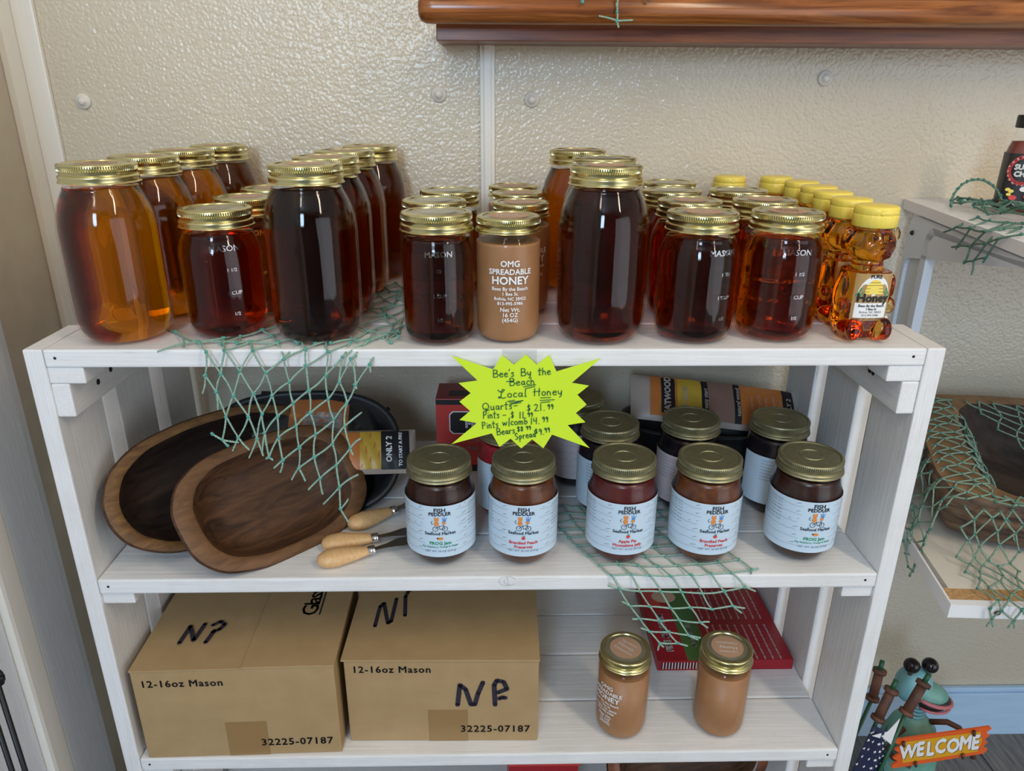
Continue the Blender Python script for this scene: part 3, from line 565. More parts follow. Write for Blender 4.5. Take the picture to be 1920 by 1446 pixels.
NET1_T=[(8,(-0.1230,-0.0090,-0.0216)),(16,(-0.1386,-0.0090,-0.0397)),(32,(-0.1354,-0.0090,-0.0665)),(39,(-0.1388,-0.0090,-0.0968)),(39,(-0.1479,-0.0090,-0.1156)),(25,(-0.2748,-0.0090,-0.1105)),(25,(-0.2573,-0.0090,-0.1092)),(26,(-0.2584,-0.0090,-0.1186)),(26,(-0.2433,-0.0090,-0.1165)),(27,(-0.2438,-0.0090,-0.1150)),(34,(-0.2405,-0.0090,-0.1202)),(34,(-0.2335,-0.0090,-0.1217)),(35,(-0.2333,-0.0090,-0.1312)),(35,(-0.2273,-0.0090,-0.1364)),(40,(-0.2158,-0.0090,-0.1454)),(40,(-0.2015,-0.0090,-0.1470)),(41,(-0.1992,-0.0090,-0.1579)),(41,(-0.1843,-0.0090,-0.1635)),(42,(-0.1844,-0.0090,-0.1758)),(42,(-0.1440,-0.0090,-0.1397)),(43,(-0.1567,-0.0090,-0.1693)),(43,(-0.1590,-0.0090,-0.1993)),(61,(-0.2836,-0.0090,-0.0625)),(60,(-0.2968,-0.0090,-0.0446)),(33,(-0.2671,-0.0090,-0.1005)),(49,(-0.3799,0.0907,0.0030)),(49,(-0.3121,0.0006,0.0030)),(50,(-0.3353,-0.0090,0.0006)),(57,(-0.1271,0.0650,0.0030)),(59,(-0.1032,0.0963,0.0030))]
NET2_N=[(0.0702,0.1524,-0.2770),(0.0949,0.1549,-0.2770),(0.1170,0.1504,-0.2770),(0.1426,0.1487,-0.2770),(0.1672,0.1498,-0.2770),(0.1924,0.1537,-0.2770),(0.2171,0.1576,-0.2770),(0.2440,0.1644,-0.2770),(0.0761,0.1331,-0.2770),(0.1007,0.1355,-0.2770),(0.1227,0.1311,-0.2770),(0.1482,0.1295,-0.2770),(0.1727,0.1305,-0.2770),(0.1979,0.1342,-0.2770),(0.2226,0.1380,-0.2770),(0.2494,0.1446,-0.2770),(0.0818,0.1144,-0.2770),(0.1063,0.1167,-0.2770),(0.1283,0.1125,-0.2770),(0.1537,0.1109,-0.2770),(0.1782,0.1119,-0.2770),(0.2033,0.1155,-0.2770),(0.2279,0.1191,-0.2770),(0.2547,0.1254,-0.2770),(0.0887,0.0951,-0.2770),(0.1132,0.0973,-0.2770),(0.1351,0.0933,-0.2770),(0.1604,0.0917,-0.2770),(0.1848,0.0926,-0.2770),(0.2098,0.0960,-0.2770),(0.2344,0.0995,-0.2770),(0.2611,0.1056,-0.2770),(0.0969,0.0765,-0.2770),(0.1213,0.0786,-0.2770),(0.1431,0.0747,-0.2770),(0.1683,0.0731,-0.2770),(0.1927,0.0740,-0.2770),(0.2176,0.0773,-0.2770),(0.2422,0.0807,-0.2770),(0.2688,0.0865,-0.2770),(0.1061,0.0574,-0.2770),(0.1305,0.0594,-0.2770),(0.1522,0.0556,-0.2770),(0.1773,0.0541,-0.2770),(0.2016,0.0549,-0.2770),(0.2264,0.0581,-0.2770),(0.2509,0.0613,-0.2770),(0.2774,0.0668,-0.2770),(0.1164,0.0378,-0.2770),(0.1407,0.0397,-0.2770),(0.1622,0.0360,-0.2770),(0.1872,0.0346,-0.2770),(0.2114,0.0353,-0.2770),(0.2362,0.0384,-0.2770),(0.2605,0.0414,-0.2770),(0.2870,0.0468,-0.2770),(0.1276,0.0179,-0.2770),(0.1517,0.0197,-0.2770),(0.1732,0.0162,-0.2770),(0.1980,0.0147,-0.2770),(0.2221,0.0155,-0.2770),(0.2467,0.0183,-0.2770),(0.2710,0.0213,-0.2770),(0.2973,0.0264,-0.2770),(0.1384,-0.0023,-0.2770),(0.1624,-0.0006,-0.2770),(0.1837,-0.0040,-0.2770),(0.2073,-0.0090,-0.2743),(0.2309,-0.0090,-0.2738),(0.2568,-0.0019,-0.2770),(0.2809,0.0009,-0.2770),(0.3072,0.0057,-0.2770),(0.1481,-0.0090,-0.2916),(0.1729,-0.0090,-0.2953),(0.1975,-0.0090,-0.2960),(0.2218,-0.0090,-0.2970),(0.2467,-0.0090,-0.2991),(0.2715,-0.0090,-0.2964),(0.2955,-0.0090,-0.2905),(0.1625,-0.0090,-0.3165),(0.1862,-0.0090,-0.3172),(0.2109,-0.0090,-0.3203),(0.2344,-0.0090,-0.3189),(0.2600,-0.0090,-0.3220),(0.2844,-0.0090,-0.3172),(0.1752,-0.0090,-0.3346),(0.1990,-0.0090,-0.3384),(0.2226,-0.0090,-0.3375),(0.2481,-0.0090,-0.3413),(0.1885,-0.0090,-0.3536),(0.2109,-0.0090,-0.3546),(0.2357,-0.0090,-0.3598),(0.2015,-0.0090,-0.3706),(0.2241,-0.0090,-0.3716)]
NET2_E=[(0,1),(1,2),(2,3),(3,4),(4,5),(5,6),(6,7),(0,8),(1,9),(2,10),(3,11),(4,12),(5,13),(6,14),(7,15),(8,9),(9,10),(10,11),(11,12),(12,13),(13,14),(14,15),(8,16),(9,17),(10,18),(11,19),(12,20),(13,21),(14,22),(15,23),(16,17),(17,18),(18,19),(19,20),(20,21),(21,22),(22,23),(16,24),(17,25),(18,26),(19,27),(20,28),(21,29),(22,30),(23,31),(24,25),(25,26),(26,27),(27,28),(28,29),(29,30),(30,31),(24,32),(25,33),(26,34),(27,35),(28,36),(29,37),(30,38),(31,39),(32,33),(33,34),(34,35),(35,36),(36,37),(37,38),(38,39),(32,40),(33,41),(34,42),(35,43),(36,44),(37,45),(38,46),(39,47),(40,41),(41,42),(42,43),(43,44),(44,45),(45,46),(46,47),(40,48),(41,49),(42,50),(43,51),(44,52),(45,53),(46,54),(47,55),(48,49),(49,50),(50,51),(51,52),(52,53),(53,54),(54,55),(48,56),(49,57),(50,58),(51,59),(52,60),(53,61),(54,62),(55,63),(56,57),(57,58),(58,59),(59,60),(60,61),(61,62),(62,63),(56,64),(57,65),(58,66),(59,67),(60,68),(61,69),(62,70),(63,71),(64,65),(65,66),(66,67),(67,68),(68,69),(69,70),(70,71),(64,72),(65,73),(66,74),(67,75),(68,76),(69,77),(70,78),(72,73),(73,74),(74,75),(75,76),(76,77),(77,78),(72,79),(73,80),(74,81),(75,82),(76,83),(77,84),(79,80),(80,81),(81,82),(82,83),(83,84),(79,85),(80,86),(81,87),(82,88),(85,86),(86,87),(87,88),(85,89),(86,90),(87,91),(89,90),(90,91),(89,92),(90,93),(92,93)]
NET2_T=[(72,(0.1347,-0.0090,-0.2870)),(78,(0.3087,-0.0090,-0.2968)),(79,(0.1526,-0.0090,-0.3099)),(84,(0.2992,-0.0090,-0.3209)),(84,(0.2962,-0.0090,-0.3278)),(85,(0.1664,-0.0090,-0.3352)),(88,(0.2590,-0.0090,-0.3403)),(88,(0.2580,-0.0090,-0.3491)),(89,(0.1775,-0.0090,-0.3487)),(91,(0.2507,-0.0090,-0.3640)),(91,(0.2480,-0.0090,-0.3664)),(92,(0.2004,-0.0090,-0.3815)),(92,(0.2069,-0.0090,-0.3768)),(93,(0.2362,-0.0090,-0.3759)),(71,(0.3155,0.0077,-0.2770)),(71,(0.3035,-0.0015,-0.2770))]
NET3_N=[(0.5711,0.1807,0.0963),(0.5652,0.1456,0.1005),(0.5587,0.1069,0.1034),(0.5750,0.1026,0.1080),(0.5949,0.1028,0.1080),(0.5690,0.1681,0.0751),(0.5635,0.1352,0.0810),(0.5575,0.0999,0.0902),(0.5535,0.0757,0.1004),(0.5633,0.0572,0.1080),(0.5644,0.1406,0.0604),(0.5607,0.1188,0.0669),(0.5563,0.0924,0.0759),(0.5930,0.1780,0.1080),(0.5898,0.1522,0.1080),(0.6058,0.1425,0.1080),(0.6168,0.1329,0.1080)]
NET3_E=[(0,1),(1,2),(2,3),(3,4),(5,6),(6,7),(7,8),(8,9),(10,11),(11,12),(1,5),(2,6),(6,10),(3,7),(7,11),(4,8),(8,12),(13,0),(14,1),(15,2),(16,3),(13,14),(14,15),(15,16)]
NET3_T=[(0,(0.5768,0.2146,0.0841)),(5,(0.5715,0.1828,0.0710)),(5,(0.5694,0.1707,0.0705)),(11,(0.5602,0.1159,0.0516)),(12,(0.5570,0.0964,0.0698)),(9,(0.5697,0.0613,0.1080))]
# ================================================================== price sign
FONT = {
 'B': (.62, [[(0, 0), (.02, 1), (.35, .98), (.5, .8), (.38, .56), (.03, .5), (.4, .5), (.6, .28), (.42, .03), (0, 0)]]),
 'e': (.48, [[(.04, .28), (.4, .34), (.34, .52), (.16, .54), (.03, .3), (.12, .04), (.28, 0), (.44, .1)]]),
 "'": (.16, [[(.1, 1), (.04, .78)]]), 's': (.42, [[(.36, .48), (.2, .56), (.06, .44), (.3, .22), (.26, .03), (.02, .02)]]),
 'y': (.5, [[(.02, .52), (.1, .14), (.3, .1), (.42, .5)], [(.42, .52), (.36, -.1), (.18, -.34)]]),
 't': (.42, [[(.2, .95), (.14, 0), (.26, 0)], [(-.02, .62), (.42, .64)]]), 'h': (.46, [[(.04, .95), (.03, 0)], [(.03, .36), (.2, .55), (.34, .4), (.38, 0)]]),
 'a': (.5, [[(.38, .48), (.14, .52), (.03, .22), (.16, .02), (.36, .2), (.38, .5), (.38, .08), (.48, .02)]]),
 'c': (.42, [[(.38, .46), (.2, .56), (.04, .3), (.12, .04), (.38, .06)]]), 'L': (.7, [[(.0, .95), (.15, .75), (.4, .7), (.55, .95), (.4, 1.0), (.3, .8), (.24, .2), (.1, .02), (.02, .14), (.14, .2), (.4, .0), (.66, .1)]]),
 'o': (.46, [arc(.22, .27, .19, .26, 90, 450, 10)]), 'l': (.3, [[(.16, .98), (.1, 0), (.22, .04)]]), 'H': (.72, [[(.1, 1), (.04, 0)], [(.58, 1), (.52, 0)], [(-.08, .55), (.66, .62)]]),
 'n': (.5, [[(.04, .52), (.05, 0)], [(.05, .36), (.2, .54), (.34, .42), (.38, 0)]]), 'Q': (.86, [arc(.38, .5, .36, .46, 60, 420, 14), [(.3, .3), (.5, .1), (.45, -.15), (.35, .05), (.8, -.02)]]),
 'u': (.52, [[(.04, .52), (.06, .1), (.2, .0), (.36, .14), (.38, .52), (.38, .06), (.48, .02)]]), 'r': (.4, [[(.05, .5), (.06, 0)], [(.06, .32), (.18, .52), (.36, .48)]]),
 '-': (.6, [[(.1, .4), (.5, .42)]]), '$': (.56, [[(.46, .76), (.26, .88), (.08, .7), (.42, .36), (.34, .12), (.04, .16)], [(.22, 1.05), (.26, -.05)]]),
 '2': (.55, [[(.04, .74), (.2, .95), (.4, .8), (.3, .4), (.04, .04), (.5, .02)]]), '1': (.26, [[(.12, .95), (.1, 0)]]), '.': (.3, [[(.1, 0), (.13, .05)]]),
 '9': (.46, [[(.38, .75), (.2, .95), (.06, .72), (.18, .52), (.38, .7), (.36, .3), (.3, 0)]]), 'P': (.6, [[(.08, 1), (.04, 0)], [(.08, .96), (.42, .95), (.5, .7), (.36, .5), (.06, .46)]]),
 'i': (.2, [[(.08, .5), (.08, 0)], [(.1, .74), (.12, .78)]]), 'w': (.7, [[(.02, .52), (.14, .02), (.3, .44), (.44, .02), (.62, .54)]]), '/': (.22, [[(.18, 1.1), (.06, -.15)]]),
 'm': (.7, [[(.04, .5), (.05, 0)], [(.05, .36), (.18, .54), (.3, .38), (.31, 0)], [(.31, .36), (.44, .54), (.56, .38), (.58, 0)]]), 'b': (.48, [[(.06, 1), (.05, .02)], [(.05, .4), (.3, .52), (.4, .24), (.2, 0), (.05, .08)]]),
 '4': (.5, [[(.06, .9), (.04, .45), (.42, .5)], [(.4, .95), (.36, 0)]]), '8': (.48, [[(.4, .85), (.18, .95), (.08, .76), (.38, .3), (.24, .02), (.04, .2), (.38, .74), (.4, .85)]]),
 'S': (.6, [[(.5, .82), (.3, 1), (.08, .8), (.2, .56), (.48, .34), (.36, .04), (.04, .06)]]), 'p': (.5, [[(.06, .5), (.02, -.4)], [(.05, .4), (.28, .54), (.4, .28), (.2, .02), (.05, .1)]]),
 'd': (.5, [[(.36, .44), (.14, .5), (.04, .22), (.16, .02), (.36, .2)], [(.4, 1), (.38, 0)]]), ' ': (.42, []), '_': (.12, [])}
def write(mb, s, x, y, h, ang, wd, f, wscale=1.0, z=.0003):
    L = []; cx = 0
    for ch in s:
        adv, st = FONT[ch]
        for l in st: L.append([(x + (cx + a * wscale) * h * cos(ang) - b * h * sin(ang), y + (cx + a * wscale) * h * sin(ang) + b * h * cos(ang)) for a, b in l])
        cx += (adv + .1) * wscale
    strokes(mb, L, wd, f, z)
star = [(40, 50), (540, 215), (645, 45), (790, 160), (930, 40), (1065, 160), (1210, 45), (1305, 240), (1830, 85), (1495, 375), (1705, 410), (1570, 520), (1690, 640), (1560, 745), (1685, 860), (1465, 895), (1755, 1190), (1275, 1015), (1170, 1190), (1025, 1075), (890, 1190), (755, 1065), (615, 1170), (520, 995), (15, 1130), (335, 865), (120, 825), (255, 715), (125, 600), (265, 495), (120, 375), (350, 345)]
kx, ky = .000546 / 6.4, .000602 / 6.4
S2 = [((x - 960) * kx, -(y - 600) * ky) for x, y in star][::-1]
ps = thing('price_star', 'bright yellow starburst card with handwritten honey prices, taped to the top shelf edge', 'sign', (.0382, -.0062, -.0557))
f = plane((0, 0, 0), (1, 0, 0), (0, -.035, 1))
b = MB(); b.poly(S2, lambda u, v, t: f(u, v, t), .0006); part('card', b, M_sign, ps)
b = MB(); b.smooth = False
ff = lambda x, y, z=0: f(x, y, z + .0010)
def W(s, X, Y, h, ang, ws=1.0): write(b, s, (X - 960) * kx, -(Y - 600) * ky, h * ky, radians(ang), .00088, ff, ws)
W("Bee's_ By_ the", 545, 305, 88, 3, 1.02); W('Beach', 745, 405, 90, 3, 1.05); W('L', 600, 560, 110, 2, 1.2); W('ocal', 715, 548, 96, 3, 1.15); W('Honey', 1040, 530, 92, 3, 1.12)
W('Quarts-', 410, 705, 92, 3, 1.0); W('$', 955, 715, 80, 0); W('21.', 1045, 715, 90, 4, 1.1); W('99', 1205, 690, 62, 0, 1.1)
W('Pints', 415, 805, 88, 2, .82); W('-', 650, 800, 84, 1, 1.0); W('$', 755, 800, 80, 0, .9); W('11.', 860, 805, 84, 1, 1.1); W('99', 962, 785, 56, 0, 1.05)
W('Pints', 405, 935, 86, 6, .84); W('w/comb', 655, 896, 84, 4, .98); W('14.', 1005, 880, 84, 3, 1.05); W('99', 1145, 850, 68, 0, 1.0)
W('Bears', 590, 1015, 84, 7, .86); W('$8', 838, 972, 64, 4, .95); W('99', 948, 950, 50, 4, 1.1); W('Spread', 815, 1075, 82, 9, .84); W('$', 1062, 1000, 62, 4, .9); W('9.', 1110, 1015, 80, 4, 1.0); W('99', 1180, 985, 62, 6, 1.0)
def U(pts): strokes(b, [[((x - 960) * kx, -(y - 600) * ky) for x, y in pts]], .00088, ff)
for q in ([(910, 420), (1055, 392)], [(935, 440), (1045, 415)], [(715, 595), (800, 580)], [(740, 605), (905, 585), (745, 628), (880, 610)], [(700, 355), (790, 345)], [(1120, 553), (1240, 548)], [(1115, 585), (1290, 575)], [(1125, 610), (1235, 600)]): U(q)
part('handwriting', b, M_ink, ps)
b = MB(); b.box(-.031 + .004, .0036, .0385, .005 + .004, .0040, .0560); part('tape', b, M_tape, ps)

# ================================================================== fishing nets
def net(name, label, nodes, edges, tails, r=.00125, kr=.0027, sag=.002, mt=None, mk=None, seed=3):
    rnd = random.Random(seed); t = thing(name, label, 'net'); b = MB(); nv = [Vector(p) for p in nodes]
    def strand(a, c, rr):
        L = (c - a).length; n = 3 if L < .03 else 5; off = Vector((rnd.uniform(-1, 1), rnd.uniform(-.2, .2), rnd.uniform(-1, 1))) * L * .05
        pts = [a.lerp(c, i / n) + off * sin(pi * i / n) for i in range(n + 1)]
        for side in (0, 1):   # two-ply twist
            m = n * 3; P = []
            for i in range(m + 1):
                q = a.lerp(c, i / m) + off * sin(pi * i / m); an = i / m * L / .006 * 2 * pi + side * pi
                P.append(q + Vector((cos(an), sin(an) * .5, sin(an))) * rr * .35)
            b.tube(P, rr * .72, 4, False)
    for a, c in edges: strand(nv[a], nv[c], r)
    for a, p in tails: strand(nv[a], Vector(p), r)
    part('twine', b, mt or M_twine, t)['kind'] = 'stuff'
    b = MB()
    for p in nv:
        for k in range(2): b.ball(p + Vector((rnd.uniform(-1, 1), rnd.uniform(-.6, .2), rnd.uniform(-1, 1))) * kr * .35, (kr * rnd.uniform(.55, .8), kr * rnd.uniform(.5, .7), kr * rnd.uniform(.5, .75)), 7, 5, Matrix.Rotation(rnd.uniform(0, 3), 3, 'Y'))
    part('knot', b, mk or M_knot, t)['kind'] = 'stuff'
    return t
def surf_net(fn, ni, nj, du=1.0, keep=None, jit=.15, seed=1):
    # diamond mesh: node (i, j) sits at (i + (j % 2) / 2, j)
    rnd = random.Random(seed); N = []; ix = {}; E = []
    for j in range(nj):
        for i in range(ni):
            u = (i + (j % 2) * .5) / (ni - .5); v = j / (nj - 1)
            if keep and not keep(u, v): continue
            ix[(i, j)] = len(N); N.append(fn(min(1, max(0, u + rnd.uniform(-jit, jit) / ni)), min(1, max(0, v + rnd.uniform(-jit, jit) / nj))))
    for (i, j), k in ix.items():
        for di in ((0, -1) if j % 2 == 0 else (0, 1)):
            q = ix.get((i + di, j + 1))
            if q is not None: E.append((k, q))
    return N, E
# part of the first net lying flat on the top shelf under the jars
n2, e2 = surf_net(lambda u, v: (-.30 + .20 * u + .03 * v, .010 + .26 * v, .0028 + .002 * random.random()), 9, 13, jit=.45, seed=4)
o1 = len(NET1_N)
net('fishing_net', 'green rope net hanging from the left half of the top shelf over the wooden bowls', NET1_N + n2, NET1_E + [(a + o1, b_ + o1) for a, b_ in e2], NET1_T)
net('fishing_net', 'green rope net lying under the jam jars and hanging from the middle shelf', NET2_N, NET2_E, NET2_T)
# net bundle on the neighbouring shelf's top
rr = random.Random(11); nb, eb = surf_net(lambda u, v: (.590 + .30 * u + .03 * v + rr.uniform(-.004, .004), .05 + .26 * v - .02 * u, .1085 + .022 * abs(sin(u * 9 + v * 5)) * (1 - v) + rr.uniform(0, .008)), 20, 16, jit=.7, seed=9)
ring = [(.625 + .034 * cos(a), .235 + .012 * sin(a), .112 + .034 * max(0, sin(a))) for a in [i * .22 for i in range(15)]]
o3 = len(NET3_N); o4 = o3 + len(nb)
er = [(o4 + i, o4 + j) for i in range(14) for j in (i + 1,)] + [(o4 + i, o4 + i + 2) for i in range(13)]
net('fishing_net', 'dark green net bundled beside the spice bottle and hanging off the right shelf', NET3_N + nb + ring, NET3_E + [(a + o3, c + o3) for a, c in eb] + er, NET3_T, r=.0014, kr=.0028, mt=M_twine2, mk=M_knot2)
# little net end over the upper shelf rail
net('fishing_net', 'small frayed net end hanging over the varnished upper shelf rail', [(.108, .248, .345), (.150, .250, .352), (.150, .249, .336), (.186, .249, .350), (.150, .247, .326)], [(1, 2), (2, 4)], [(4, (.128, .247, .331)), (4, (.168, .247, .327)), (4, (.152, .246, .319)), (3, (.184, .249, .358)), (0, (.110, .249, .352)), (1, (.150, .265, .357)), (2, (.150, .262, .356))], seed=8)

# ================================================================== carved wooden bowls
def carved(name, label, cat, L, Wd, D, rim_e, rim_s, n, mo, mr, mi, seed=1, taper=.80, floor=.6, seg=88, rough=.0004):
    # opening lies in the local xy plane at z = 0, body goes to z = -D
    rnd = random.Random(seed); ph = [rnd.uniform(0, 6.3) for _ in range(8)]
    def ring(l, w_, z, nn=n):
        out = []
        for i in range(seg):
            a = 2 * pi * i / seg; c, s_ = cos(a), sin(a)
            wob = 1 + rough / w_ * (sin(3 * a + ph[0]) + .7 * sin(7 * a + ph[1] + z * 40) + .5 * sin(13 * a + ph[2]))
            out.append((l * wob * math.copysign(abs(c) ** (2 / nn), c), w_ * wob * math.copysign(abs(s_) ** (2 / nn), s_), z))
        return out
    def shell(rings, closed):
        b = MB(); vs = []; fs = []
        for r in rings: vs += r
        for k in range(len(rings) - 1):
            for i in range(seg): j = (i + 1) % seg; fs.append((k * seg + i, k * seg + j, (k + 1) * seg + j, (k + 1) * seg + i))
        if closed == 'end': fs.append(tuple((len(rings) - 1) * seg + i for i in range(seg)))
        b.add(vs, fs); return b
    t = thing(name, label, cat)
    part('outer_body', shell([ring(L - .002, Wd - .002, -.0010), ring(L, Wd, -.004), ring(L * (1 + taper) / 2 + .006, Wd * (1 + taper) / 2 + .004, -D * .5), ring(L * taper, Wd * taper, -D * .85), ring(L * taper * .92, Wd * taper * .90, -D)], 'end'), mo, t)
    part('rim', shell([ring(L - .002, Wd - .002, -.0010), ring(L - .004, Wd - .004, 0), ring(L - rim_e + .003, Wd - rim_s + .003, .0002), ring(L - rim_e, Wd - rim_s, -.0015)], None), mr, t)
    Li, Wi_ = L - rim_e, Wd - rim_s; d = D - .010
    part('hollow', shell([ring(Li, Wi_, -.0015), ring(Li - .004, Wi_ - .003, -.006), ring(Li * .90, Wi_ * .88, -d * .55), ring(Li * .78, Wi_ * .72, -d * .88), ring(Li * .55, Wi_ * .5, -d), ring(Li * .2, Wi_ * .2, -d * 1.01)], 'end'), mi, t)
    return t
def pose(o, c, psi, lean, rol):
    a = Vector((cos(psi), sin(psi), 0)); bk = Vector((-sin(psi), cos(psi), 0)); up = cos(lean) * Vector((0, 0, 1)) + sin(lean) * bk
    a2 = cos(rol) * a + sin(rol) * up; b2 = -sin(rol) * a + cos(rol) * up; n_ = a2.cross(b2)
    m = Matrix((a2, b2, n_)).transposed().to_4x4(); m.translation = c; o.matrix_world = m
o = carved('wooden_bowl', 'brown carved wooden dough bowl leaning in front of the darker one on the middle shelf', 'bowl', .1237, .0787, .046, .024, .015, 2.7, M_bowl, M_bowlrim, M_bowl, 2)
pose(o, (-.2638, .0862, -.2168), .7945, .6571, .0015)
o = carved('wooden_bowl', 'dark hollow carved wooden dough bowl behind, leaning at the left side of the rack', 'bowl', .1500, .0800, .044, .018, .012, 2.4, M_bowl, M_bowlrim2, M_bowld, 5)
pose(o, (-.3350, .1210, -.2050), .90, .53, -.045)

# ================================================================== cheese knives
def knife(x, y, rz, lab, kind):
    t = thing('cheese_knife', lab, 'knife', (x, y, ZM), rz, 'beech handled cheese knives')
    b = MB(); pr = [(0, .0), (.003, .0080), (.010, .0128), (.024, .0145), (.042, .0112), (.058, .0076), (.062, .0066), (.0622, 0)]; vs = []
    bm = MB(); prof = [(r, z) for z, r in pr]; bm.lathe(prof, 20); bm.v = [(z, y_ * 1.0, x_ * .72 + .0093) for x_, y_, z in bm.v]; part('handle', bm, M_beech, t)
    bm = MB(); bm.lathe([(0, .061), (.0066, .061), (.0066, .069), (.0060, .070), (0, .070)], 20); bm.v = [(z, y_, x_ * .8 + .0093) for x_, y_, z in bm.v]; part('ferrule', bm, M_ferr, t)
    if kind == 0: out = [(.068, .003), (.085, .006), (.100, .012), (.128, .013), (.136, .006), (.130, -.004), (.104, -.006), (.086, -.003), (.068, -.003)]
    else: out = [(.068, .004), (.082, .0065), (.094, .012), (.118, .013), (.140, .004), (.118, -.004), (.098, -.0075), (.084, -.0045), (.068, -.004)]
    bm = MB(); bm.poly(out[::-1], lambda u, v, w_: (u, v, .0085 + w_), .0016); part('blade', bm, M_steel, t); return t
knife(-.2100, .0560, .22, 'beech handled cheese knife in the middle of the three, its blade behind the jam jar', 0)
knife(-.2075, .0200, .36, 'beech handled cheese knife lying frontmost on the middle shelf', 0)
knife(-.1850, .0980, .60, 'beech handled cheese knife farthest back of the three', 1)

# ================================================================== cast trays with fire starter packs behind
def tray(label, loc, rz, L=.115, Wd=.07, D=.060):
    t = thing('cast_iron_tray', label, 'tray', loc, rz); seg = 48
    def ring(l, w_, z): return [(l * math.copysign(abs(cos(a)) ** .75, cos(a)), w_ * math.copysign(abs(sin(a)) ** .75, sin(a)), z) for a in [2 * pi * i / seg for i in range(seg)]]
    R_ = [ring(L * .70, Wd * .66, .018), ring(L * .92, Wd * .9, .035), ring(L, Wd, D), ring(L + .004, Wd + .004, D + .003), ring(L + .003, Wd + .003, D + .006), ring(L - .004, Wd - .004, D + .005), ring(L * .86, Wd * .84, .036), ring(L * .66, Wd * .62, .022)]
    b = MB(); vs = [p for r in R_ for p in r]; fs = [(k * seg + i, k * seg + (i + 1) % seg, (k + 1) * seg + (i + 1) % seg, (k + 1) * seg + i) for k in range(len(R_) - 1) for i in range(seg)]
    fs += [tuple(range(seg))[::-1], tuple((len(R_) - 1) * seg + i for i in range(seg))]; b.add(vs, fs); part('pan', b, M_cast, t)
    for sx in (-1, 1):
        for sy in (-1, 1): b = MB(); b.tube([(sx * L * .45, sy * Wd * .4, .030), (sx * L * .66, sy * Wd * .66, .014), (sx * L * .86, sy * Wd * .86, .003)], [.006, .005, .0035], 8); part('leg', b, M_cast, t)
        b = MB(); b.tube([(sx * (L - .002), -.018, D), (sx * (L + .013), -.015, D + .004), (sx * (L + .013), .015, D + .004), (sx * (L - .002), .018, D)], .0035, 8); part('handle', b, M_cast, t)
    return t
def pillow(name, mats, L, Wd, H, parent, deco=None):
    b = MB(); nx, ny = 28, 12
    def P(u, v, s):
        x = (u - .5) * L; y = (v - .5) * Wd; e = (1 - abs(2 * u - 1) ** 5) ** .6 * (1 - abs(2 * v - 1) ** 4) ** .6
        return (x, y, s * H * e + .0009 * sin(u * 47 + v * 11) * e)
    vs = []; fs = []
    for s in (1, -1):
        o_ = len(vs)
        for i in range(nx + 1):
            for j in range(ny + 1): vs.append(P(i / nx, j / ny, s))
        for i in range(nx):
            for j in range(ny): q = [o_ + i * (ny + 1) + j, o_ + (i + 1) * (ny + 1) + j, o_ + (i + 1) * (ny + 1) + j + 1, o_ + i * (ny + 1) + j + 1]; fs.append(tuple(q if s > 0 else q[::-1]))
    b.add(vs, fs); o = part(name, b, mats[0], parent)
    def g(x, y, z=0):
        u = x / L + .5; v = y / Wd + .5; u = min(1, max(0, u)); v = min(1, max(0, v)); p = P(u, v, 1); return (p[0], p[1], p[2] + .0016 + z * 2)
    return o, g
def patch(b, x0, y0, x1, y1, g, z, n=10, m=6):
    vs = [g(x0 + (x1 - x0) * i / n, y0 + (y1 - y0) * j / m, z) for i in range(n + 1) for j in range(m + 1)]
    b.add(vs, [(i * (m + 1) + j, (i + 1) * (m + 1) + j, (i + 1) * (m + 1) + j + 1, i * (m + 1) + j + 1) for i in range(n) for j in range(m)])
# right pack on tray
tray('black cast iron tray behind the second row of jam jars, holding a long orange pack', (.320, .275, ZM), -.10, .125, .062, .072)
pk = thing('firewood_pack', 'long orange and yellow firewood pack lying on the black tray behind the jam jars', 'package', (.330, .285, ZM + .096))
body, g = pillow('pack_body', [M_pcream], .250, .078, .012, pk)
b = MB(); b.cur = 0; patch(b, -.098, -.034, -.058, .034, g, 0); b.cur = 1; patch(b, -.058, -.034, -.022, .034, g, 0); b.cur = 2; patch(b, -.082, -.030, -.062, .031, g, .0004)
b.cur = 2; patch(b, -.022, -.034, -.012, .034, g, .0); b.cur = 3; patch(b, -.012, -.034, .026, .034, g, .0); b.cur = 2; patch(b, .026, -.034, .036, .034, g, .0); b.cur = 0; patch(b, .036, -.034, .100, .034, g, .0); b.cur = 2; patch(b, .100, -.034, .118, .034, g, .0)
b.cur = 4
rotT = lambda X, Y: (lambda x, y, z: g(X - y, Y + x, .0012))
put(b, text('FATWOOD', .0125, .0006), rotT(-.0690, 0)); put(b, text('4 sticks', .012, .0002), rotT(-.044, 0)); put(b, text('easy start', .009, .0002), rotT(-.0140, 0)); put(b, text('natural wood', .009, .0002), rotT(.0340, 0))
for k in range(5): put(b, text('lights quickly' if k % 2 else 'clean fire', .0065), rotT(.053 + k * .011, 0))
put(b, text('ONLY 2', .010, .0004), rotT(.112, 0))
part('pack_print', b, [M_pack, M_packy, M_black, M_pphoto, M_pcream], body); pk.rotation_euler = (.62, .10, -.06)
